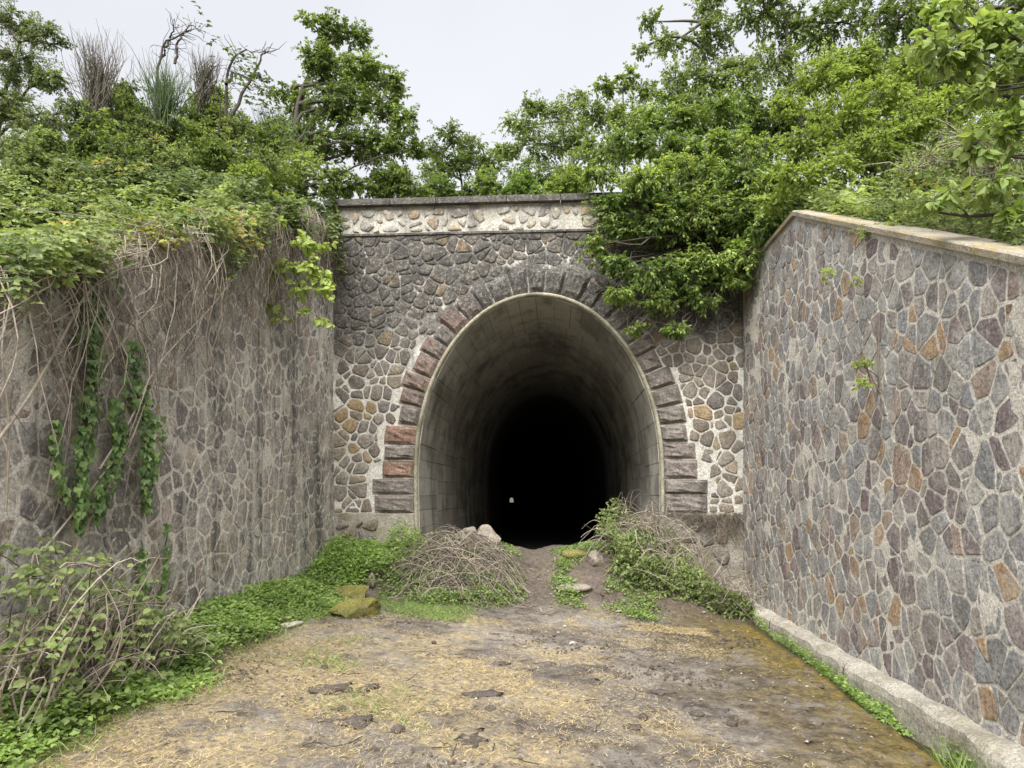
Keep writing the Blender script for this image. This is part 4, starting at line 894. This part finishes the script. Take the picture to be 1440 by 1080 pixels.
# bramble thicket at the foot of the left wall
b = np.array([-3.05, 4.7, gz(-3.05, 4.7)]); rng = np.random.default_rng(231)
th_ = thing('bramble_thicket', 'dry bramble thicket with pale canes at the foot of the left wall', 'bramble', b)
n = 330; A = np.stack([rng.uniform(-3.3, -2.75, n), rng.uniform(3.7, 5.5, n), np.zeros(n)], -1); A[:, 2] = ground(A[:, 0], A[:, 1]); fall = 1 - .7 * ss(4.5, 5.5, A[:, 1])
E_ = A + np.stack([rng.normal(.06, .22, n), rng.normal(0, .38, n), rng.uniform(-.05, .85, n) * fall], -1); E_[:, 0] = np.clip(E_[:, 0], xl(E_[:, 2]) + .04, -2.5)
g = Geo(); tubes(g, curves(A, E_, 9, rng, .10, .22), np.linspace(.007, .002, 9)[None], 4, rng.random(n)); g.build('canes', m_cane, th_, b)
n = 1100; P = np.stack([rng.uniform(-3.3, -2.6, n), rng.uniform(3.7, 5.5, n), np.zeros(n)], -1); P[:, 2] = ground(P[:, 0], P[:, 1]) + rng.random(n) ** .8 * .85 * (1 - .7 * ss(4.5, 5.5, P[:, 1])); P = P[vnoise(P * 3.1) > .42]
nm = norm(np.array([.4, -.4, .7]) + rng.normal(0, .4, (len(P), 3)))
gl = Geo(); ph = rng.uniform(0, 6.28, len(P)); sz = rng.uniform(.03, .065, len(P))
for k in range(3): leaves(gl, P, np.stack([np.cos(ph + k * 1.3), np.sin(ph + k * 1.3), np.full(len(P), -.3)], -1), nm, sz, .75, LEAF8, rng.uniform(.3, .9, len(P)), rng)
tag(gl.build('foliage', m_bram, th_, b), kind='stuff')

# ------------------------------------------------------------------ herbs and grass
def herbs(name, label, mat, XY, seed, hmax, size, tones=(.15, .9), width=.6, tmpl=LEAF4):
    rng = np.random.default_rng(seed); n = len(XY); z = ground(XY[:, 0], XY[:, 1]); hm = np.clip(fbm(np.stack([XY[:, 0] * 2.2, XY[:, 1] * 2.2, z * 0], -1), 3) * 2.2 - .45, .15, 1.2)
    P = np.stack([XY[:, 0], XY[:, 1], z + .01 + rng.random(n) ** .7 * hmax * hm], -1); ph = rng.uniform(0, 6.28, n)
    D = np.stack([np.cos(ph), np.sin(ph), rng.normal(.1, .35, n)], -1); nm = norm(np.array([0, -.3, 1]) + rng.normal(0, .4, (n, 3)))
    g = Geo(); leaves(g, P, D, nm, size * rng.uniform(.5, 1.3, n), width, tmpl, np.clip(rng.uniform(tones[0], tones[1], n) + vnoise(P * 3) * .4 - .2, 0, 1), rng)
    return tag(g.build(name, mat), label, kind='stuff')
def blades(name, label, mat, XY, seed, length, lift, width=.05, zoff=.004, tones=(0, 1)):
    rng = np.random.default_rng(seed); n = len(XY); P = np.stack([XY[:, 0], XY[:, 1], ground(XY[:, 0], XY[:, 1]) + zoff + .012 * rng.random(n)], -1); ph = rng.uniform(0, 6.28, n)
    D = np.stack([np.cos(ph), np.sin(ph), lift * rng.uniform(.2, 1.4, n)], -1); nm = norm(np.array([0, 0, 1.]) + rng.normal(0, .5, (n, 3)))
    g = Geo(); leaves(g, P, D, nm, length * rng.uniform(.4, 1.3, n), width, BLADE, rng.uniform(tones[0], tones[1], n), rng); return tag(g.build(name, mat), label, kind='stuff')
def scatter(n, seed, x0, x1, y0, y1, dens):
    rng = np.random.default_rng(seed); XY = np.stack([rng.uniform(x0, x1, n), y0 + (y1 - y0) * rng.random(n) ** 1.15], -1); return XY[rng.random(n) < dens(XY[:, 0], XY[:, 1])]
f2 = lambda x, y, s, o=0: fbm(np.stack([x * s, y * s, x * 0 + o], -1), 4)
edgeL = lambda y: -2.62 + .12 * np.sin(y * 1.7) + .08 * np.sin(y * 4.1)
herbs('herb_strip', 'low green weeds growing between the slab and the left wall', m_herb, scatter(30000, 241, -3.35, -2.3, 3.2, 10.8, lambda x, y: ss(edgeL(y) + .12, edgeL(y) - .12, x)), 242, .14, .046)
herbs('herb_patch', 'leafy green weeds heaped below the left plinth', m_herb, scatter(9000, 243, -3.3, -1.6, 9.2, 10.85, lambda x, y: ss(-1.5, -2.3, x + .8 * (f2(x, y, 1.8, 21) - .45)) * ss(9.2, 9.8, y + (f2(x, y, 2, 22) - .45) * 1.2)), 244, .42, .05)
herbs('herb_patch', 'small green weeds along the foot of the brush heap', m_herb, scatter(16000, 245, -1.9, -.45, 8.85, 10.6, lambda x, y: (.75 * ss(.40, .5, f2(x, y, 2.2)) + .25) * ss(-.45, -.75, x + .5 * (f2(x, y, 2.5, 23) - .45)) * ss(8.9, 9.4, y + (f2(x, y, 2, 24) - .45) * 1.0)), 246, .17, .035)
herbs('herb_patch', 'green weeds and moss on the mound right of the path', m_herb, scatter(15000, 247, -.15, 1.4, 9.0, 10.9, lambda x, y: ss(.36, .5, f2(x, y, 2.0, 3)) * ss(-.12, .1, x + .3 * (f2(x, y, 3, 25) - .45)) * ss(1.5, 1.1, x + .8 * (f2(x, y, 2.5, 26) - .45)) * ss(9.0, 9.5, y + (f2(x, y, 2, 27) - .45) * 1.2)), 248, .15, .036)
herbs('gutter_weeds', 'white-dotted green weeds in the gutter beside the right kerb', m_herb, scatter(9000, 249, 2.3, 2.5, 3.6, 10.6, lambda x, y: ss(.36, .5, f2(x, y, 1.3, 5)) * (x > slab_edge(y) - .02)), 250, .17, .034)
blades('grass', 'green grass tufts on the left edge of the track bed', m_herb, scatter(26000, 251, -2.95, -.4, 3.2, 8.4, lambda x, y: np.maximum(ss(.50, .62, f2(x, y, 1.0, 9)) * ss(-.3, -1.4, x) * .55, ss(edgeL(y) + .28, edgeL(y), x) * .7)), 252, .085, .7, .055)
blades('grass', 'thin green grass on the verge below the mossy blocks', m_herb, scatter(16000, 253, -2.3, -.5, 8.0, 9.4, lambda x, y: ss(.36, .52, f2(x, y, 1.4, 2)) * ss(-.55, -1.0, x + .6 * (f2(x, y, 2, 28) - .45)) * ss(8.0, 8.6, y + (f2(x, y, 2, 29) - .45) * 1.2)), 254, .06, .7, .06)
blades('grass', 'tall grass tufts in the near gutter by the right kerb', m_herb, scatter(900, 255, 2.3, 2.5, 3.6, 4.9, lambda x, y: x * 0 + .8), 256, .2, 1.8, .03)
straw_d = lambda x, y: np.clip(ss(.40, .56, f2(x, y, .8, 11) + .12 * ss(.6, -1.4, x) - .04 * ss(.2, 1.5, x)) * ss(9.0, 7.6, y + .6 * f2(x, y, 2)) * ss(2.3, 1.9, x) * (.35 + .65 * ss(.36, .5, f2(x, y, 4, 4))), 0, 1)
blades('dry_straw', 'flattened dry straw strewn over the track bed', m_straw, scatter(150000, 257, -2.75, 2.2, 3.2, 9.3, straw_d), 258, .042, .35, .05)
blades('dry_straw', 'pale dry grass along the foot of the right mound', m_straw, scatter(14000, 259, .1, 1.7, 8.3, 9.3, lambda x, y: ss(.38, .5, f2(x, y, 2, 6))), 260, .045, .35, .05)

# ------------------------------------------------------------------ brush heap and bramble bush at the portal
def heap(name, label, cx, cy, H, rx, ry, n, seed, cat, lift=.04, arcs=40, arc_len=.7):
    rng = np.random.default_rng(seed); b = np.array([cx, cy, gz(cx, cy)]); root = thing(name, label, cat, b); K = 9
    def dome(x, y): q = ((x - cx) / rx) ** 2 + ((y - cy) / ry) ** 2; return ground(x, y) + H * np.clip(1 - q, 0, 1) ** .8
    a0 = rng.uniform(0, 6.28, n); r0 = rng.uniform(0, .7, n); radial = rng.random(n) < .38
    a1 = np.where(radial, a0 + rng.normal(0, .35, n), a0 + rng.normal(0, 1.3, n)); r1 = np.clip(r0 + np.where(radial, rng.uniform(.3, .8, n), rng.uniform(-.3, .6, n)), .05, 1.12)
    t = np.linspace(0, 1, K)[None]; ax, ay = np.cos(a0) * r0 * rx, np.sin(a0) * r0 * ry; bx, by = np.cos(a1) * r1 * rx, np.sin(a1) * r1 * ry; bend = rng.normal(0, .1, (n, 1)) * np.sin(math.pi * t)
    X = cx + ax[:, None] * (1 - t) + bx[:, None] * t + bend; Y = cy + ay[:, None] * (1 - t) + by[:, None] * t - bend * .6
    P = np.stack([X, Y, dome(X, Y) + (rng.random(n) ** 2 * lift)[:, None] * (1 + np.sin(math.pi * t)) + .006], -1)
    g = Geo(); tubes(g, P, np.linspace(.005, .0025, K)[None] * rng.uniform(.4, 1.4, (n, 1)), 4, rng.random(n) ** 1.6 * .85)
    a = rng.uniform(0, 6.28, arcs); rr = rng.uniform(0, .75, arcs); A = np.stack([cx + np.cos(a) * rr * rx, cy + np.sin(a) * rr * ry, np.zeros(arcs)], -1); A[:, 2] = dome(A[:, 0], A[:, 1]) - .05
    d = norm(rng.normal(size=(arcs, 3)) * np.array([1, .6, .4]) + np.array([0, -.1, .15])); E_ = A + d * (arc_len * rng.uniform(.3, 1, arcs))[:, None]; E_[:, 2] = np.maximum(E_[:, 2], ground(E_[:, 0], E_[:, 1]) + .02)
    tubes(g, curves(A, E_, K, rng, .06, .25), np.linspace(.005, .002, K)[None], 4, rng.random(arcs)); 
    m_ = n; sx = cx + rng.normal(0, .5, m_) * rx; sy = cy + rng.normal(0, .5, m_) * ry; aa = rng.uniform(0, 6.28, m_); ln = rng.uniform(.05, .22, m_)      # snapped bits lying every way
    S0 = np.stack([sx, sy, dome(sx, sy) + .01 + rng.random(m_) * .05], -1); S1 = S0 + np.stack([np.cos(aa) * ln, np.sin(aa) * ln, rng.normal(0, .05, m_)], -1); S1[:, 2] = np.maximum(S1[:, 2], dome(S1[:, 0], S1[:, 1]) + .005)
    tubes(g, curves(S0, S1, 3, rng, .08), np.linspace(.004, .002, 3)[None] * rng.uniform(.5, 1.4, (m_, 1)), 3, rng.random(m_) * .7)
    g.build('canes', m_cane, root, b); return root, b, rng
root, b, rng = heap('brush_heap', 'dome of cut dry canes heaped left of the tunnel mouth', -1.36, 9.72, .26, .95, .72, 560, 261, 'brush heap', .12, 110, .45)
n = 1500; P = np.stack([rng.uniform(-2.2, -.4, n), rng.uniform(9.0, 10.2, n), np.zeros(n)], -1); q_ = ((P[:, 0] + 1.36) / .9) ** 2 + ((P[:, 1] - 9.72) / .7) ** 2; P[:, 2] = ground(P[:, 0], P[:, 1]) + .30 * np.clip(1 - q_, 0, 1) ** .8 + rng.random(n) * .05; P = P[(vnoise(P * 4) + .35 * q_ > .62) & (q_ < 1.3)]
g = Geo(); nm = norm(np.array([0, -.5, .8]) + rng.normal(0, .4, (len(P), 3)))
for k in range(3): leaves(g, P, norm(rng.normal(size=(len(P), 3))), nm, rng.uniform(.025, .05, len(P)), .6, LEAF4, rng.uniform(.2, .9, len(P)), rng)
tag(g.build('foliage', m_bram, root, b), kind='stuff')
root, b, rng = heap('bramble_bush', 'arching dry bramble bush with green leaves right of the tunnel mouth', 1.3, 10.2, .42, .9, .45, 90, 262, 'bramble', .25, 190, .62)
n = 4600; P = np.stack([rng.uniform(.55, 2.5, n), rng.uniform(9.55, 10.4, n), np.zeros(n)], -1); P[:, 2] = ground(P[:, 0], P[:, 1]) + rng.random(n) * np.interp(P[:, 0], [.5, .8, 1.2, 1.8, 2.5], [.5, .75, .45, .40, .28]); P = P[vnoise(P * 3.3) > .38]
g = Geo(); nm = norm(np.array([0, -.5, .8]) + rng.normal(0, .4, (len(P), 3)))
for k in range(3): leaves(g, P, norm(rng.normal(size=(len(P), 3))), nm, rng.uniform(.035, .06, len(P)), .65, LEAF4, rng.uniform(.2, .9, len(P)), rng)
tag(g.build('foliage', m_bram, root, b), kind='stuff')
n = 320; A = np.stack([rng.uniform(1.2, 2.6, n), rng.uniform(9.6, 10.5, n), np.zeros(n)], -1); A[:, 2] = ground(A[:, 0], A[:, 1]); E_ = A + np.stack([rng.normal(0, .35, n), rng.normal(-.1, .2, n), rng.uniform(.05, .55, n)], -1); E_[:, 0] = np.minimum(E_[:, 0], 2.66)
g = Geo(); tubes(g, curves(A, E_, 7, rng, .1, .25), np.linspace(.006, .002, 7)[None], 4, rng.random(n)); tag(g.build('low_tangle', m_cane, root, b), kind='stuff')
# reddish dead creeper on the right plinth
rng = np.random.default_rng(264); n = 260; A = np.stack([rng.uniform(1.62, 2.7, n), np.full(n, DF - .12), zL + rng.uniform(-.02, .04, n)], -1); E_ = A + np.stack([rng.normal(0, .18, n), rng.uniform(-.1, 0, n), -rng.uniform(.05, .55, n) * ss(1.5, 2.5, A[:, 0])], -1)
g = Geo(); tubes(g, curves(A, E_, 5, rng, .12), np.linspace(.004, .002, 5)[None], 3, rng.uniform(0, .4, n)); tag(g.build('dead_creeper', m_cane), 'rusty dead creeper hanging off the right plinth ledge', 'creeper', kind='thing')

# ------------------------------------------------------------------ stones, blocks, clods
def rock(name, label, cat, x, y, size, seed, mat, group=None, sink=.25, at=None, cut=False, rz=0, ragged=0):
    import bmesh
    rng = np.random.default_rng(seed); bm = bmesh.new(); bmesh.ops.create_icosphere(bm, subdivisions=3, radius=1); V = np.array([v.co[:] for v in bm.verts]); F = np.array([[v.index for v in f.verts] for f in bm.faces]); bm.free()
    if cut:                                        # facets of broken stone
        for k in range(9):
            d = norm(rng.normal(size=3)); lim = rng.uniform(.55, .8); s_ = V @ d; V = V - np.maximum(s_ - lim, 0)[:, None] * d
    V = V * (1 + (fbm(V * 1.7 + seed, 3) - .45)[:, None] * .5); V = V * np.asarray(size); c, s_ = math.cos(rz), math.sin(rz); V[:, :2] = V[:, :2] @ np.array([[c, s_], [-s_, c]])
    if ragged: V[:, :2] *= (1 + ragged * (fbm(norm(V * np.array([1, 1, 0])) * 2.6 + seed, 4) - .47) * 2)[:, None]
    V = V + (fbm(V * 14 + seed, 3) - .45)[:, None] * .03 * min(1, max(size) * 4)
    p = np.array(at) if at is not None else atG(x, y); p = p.copy(); p[2] = (gz(p[0], p[1]) if at is None else p[2]) + size[2] * (1 - sink * 2) * .9
    g = Geo(); g.add(V + p, F, rng.random()); return tag(g.build(name, mat, None, p, smooth=not cut), label, cat, group)
rock('broken_stone', 'pale broken stone on top of the brush heap at the tunnel mouth', 'stone', 0, 0, (.27,.18,.20), 301, m_rock, at=(-1.02, 10.45, .88), cut=True)
rock('broken_stone', 'smaller pointed stone leaning beside the pale one at the tunnel mouth', 'stone', 0, 0, (.17,.13,.20), 302, m_rock, at=(-1.30, 10.45, .88), cut=True)
rock('mossy_block', 'mossy stone block at the end of the left weed strip', 'stone', 497, 866, (.40,.22,.15), 303, m_moss, 'mossy blocks', .3, cut=True, rz=.25)
rock('mossy_block', 'thinner mossy block lying behind the larger one', 'stone', 487, 840, (.36,.2,.12), 304, m_moss, 'mossy blocks', .3, cut=True, rz=.1)
rock('broken_stone', 'flat mossy stone lying at the foot of the right mound', 'stone', 808, 830, (.24,.14,.06), 305, m_rock, None, .25, rz=.1)
rock('broken_stone', 'grey stone half buried under the right bramble bush', 'stone', 838, 792, (.12,.12,.13), 306, m_rock, None, .25, cut=True)
rock('mossy_block', 'rounded mossy hump on the crest of the right mound', 'stone', 808, 782, (.20,.16,.07), 307, m_moss, 'mossy blocks', .3)
rock('broken_stone', 'upright stub of stone in the weeds below the left plinth', 'stone', 522, 828, (.05,.05,.11), 308, m_rock, None, .1, cut=True)
rock('slab_fragment', 'chipped concrete edge piece at the left rim of the track bed', 'concrete', 408, 882, (.16,.06,.04), 309, m_kerb, None, .3, cut=True, rz=.9)
pats = [(466,970,.15,.12),(520,968,.09,.06),(820,960,.13,.10),(674,980,.13,.10),(705,935,.08,.06),(500,1015,.10,.10),(930,975,.08,.06),(1010,1003,.12,.07),(660,1040,.16,.10),(345,1010,.14,.06),(890,1025,.07,.05)]
for k, (x, y, a, c) in enumerate(pats):
    gp = atG(x, y); wh = 'in the straw towards the left weed strip' if gp[0] < -1.0 else ('on the brown mossy ground near the gutter' if gp[0] > .8 else 'on the trodden middle of the track bed')
    rock('mud_patch', ('broad' if a > .12 else 'small') + ' flat dark cake of mud ' + wh, 'mud', x, y, (a, c, .016), 320 + k, m_mud, 'mud cakes on the track bed', .3, rz=k, ragged=1.2)
cl = [(1005,890,.05),(725,862,.03),(455,942,.04),(1065,965,.03),(862,850,.02),(610,905,.03),(980,1008,.05),(1030,1022,.045),(905,1012,.04),(690,1000,.04),(560,1030,.045),(480,1000,.035),(770,940,.03)]
for k, (x, y, a) in enumerate(cl):
    gp = atG(x, y); wh = 'in the straw towards the left weed strip' if gp[0] < -1.0 else ('on the brown mossy ground near the gutter' if gp[0] > .8 else 'on the trodden middle of the track bed')
    rock('clod', ('lumpy' if a > .035 else 'tiny') + ' dark clod of earth ' + wh, 'clod', x, y, (a, a * .8, a * .55), 340 + k, m_mud, 'clods on the track bed', .15, rz=k)
ps = [(722,843,.05),(773,854,.035),(1012,851,.04),(870,862,.05),(845,868,.035),(918,877,.03),(806,907,.045),(898,884,.025),(640,868,.03),(845,972,.02),(840,930,.02),(958,893,.025),(648,944,.02),(990,862,.03),(700,975,.02),(930,1018,.022),(745,905,.03),(876,918,.02)]
for k, (x, y, a) in enumerate(ps):
    gp = atG(x, y); wh = 'at the foot of the brush heap' if gp[0] < -.6 else ('on the dry grass before the bramble bush' if y < 880 and gp[0] > .3 else ('on the brown mossy ground near the gutter' if gp[0] > .6 else 'on the trodden path to the tunnel'))
    rock('pale_stone', ('larger' if a > .033 else 'small') + ' pale stone chip ' + wh, 'stone', x, y, (a, a * .8, a * .5), 360 + k, m_grit if k % 3 else m_kerb, 'pale stone chips on the track bed', .15, cut=True, rz=k)
rng = np.random.default_rng(381); XY = scatter(4500, 382, -2.6, 2.25, 3.2, 10.5, lambda x, y: .25 + .75 * ss(-1.2, .6, x)); n = len(XY)
oc = np.array([(1,0,0),(0,1,0),(-1,0,0),(0,-1,0),(0,0,.7),(0,0,-.5)]); of = np.array([(0,1,4),(1,2,4),(2,3,4),(3,0,4),(1,0,5),(2,1,5),(3,2,5),(0,3,5)])
sz = rng.uniform(.003, .013, n) * (rng.random(n) ** 2 + .55); V = oc[None] * rng.uniform(.6, 1.3, (n, 6, 1)) * sz[:, None, None] + np.stack([XY[:, 0], XY[:, 1], ground(XY[:, 0], XY[:, 1]) + .012], -1)[:, None]
g = Geo(); g.add(V, (np.arange(n)[:, None, None] * 6 + of[None]).reshape(-1, 3), np.repeat(rng.random(n) ** 1.5, 6)); tag(g.build('gravel', m_grit), 'fine gravel scattered over the track bed', kind='stuff')
rng = np.random.default_rng(385); XY = scatter(26000, 386, -2.5, 2.2, 3.2, 10.4, lambda x, y: ss(.47, .60, f2(x, y, 1.1, 41)) * ss(.40, .5, f2(x, y, 5, 42))); n = len(XY)
sz = rng.uniform(.006, .02, n) * (rng.random(n) ** 2 + .4); V = oc[None] * rng.uniform(.6, 1.3, (n, 6, 1)) * sz[:, None, None] + np.stack([XY[:, 0], XY[:, 1], ground(XY[:, 0], XY[:, 1]) + .014], -1)[:, None]
g = Geo(); g.add(V, (np.arange(n)[:, None, None] * 6 + of[None]).reshape(-1, 3), .5); tag(g.build('soil_crumbs', m_mud), 'dark crumbled soil churned up over the track bed', kind='stuff')
rng = np.random.default_rng(391); n = 130; XY = scatter(400, 392, -2.4, 2.1, 3.4, 9.0, lambda x, y: x * 0 + .33); n = len(XY); a = rng.uniform(0, 6.28, n); L = rng.uniform(.05, .28, n)
A = np.stack([XY[:, 0], XY[:, 1], ground(XY[:, 0], XY[:, 1]) + .018], -1); E_ = A + np.stack([np.cos(a) * L, np.sin(a) * L, 0 * a + .004], -1)
g = Geo(); tubes(g, curves(A, E_, 4, rng, .06), np.array([[.003, .003, .0025, .0015]]), 4, rng.uniform(0, .5, n)); tag(g.build('twig_litter', m_bark), 'fallen twigs littering the track bed', kind='stuff')
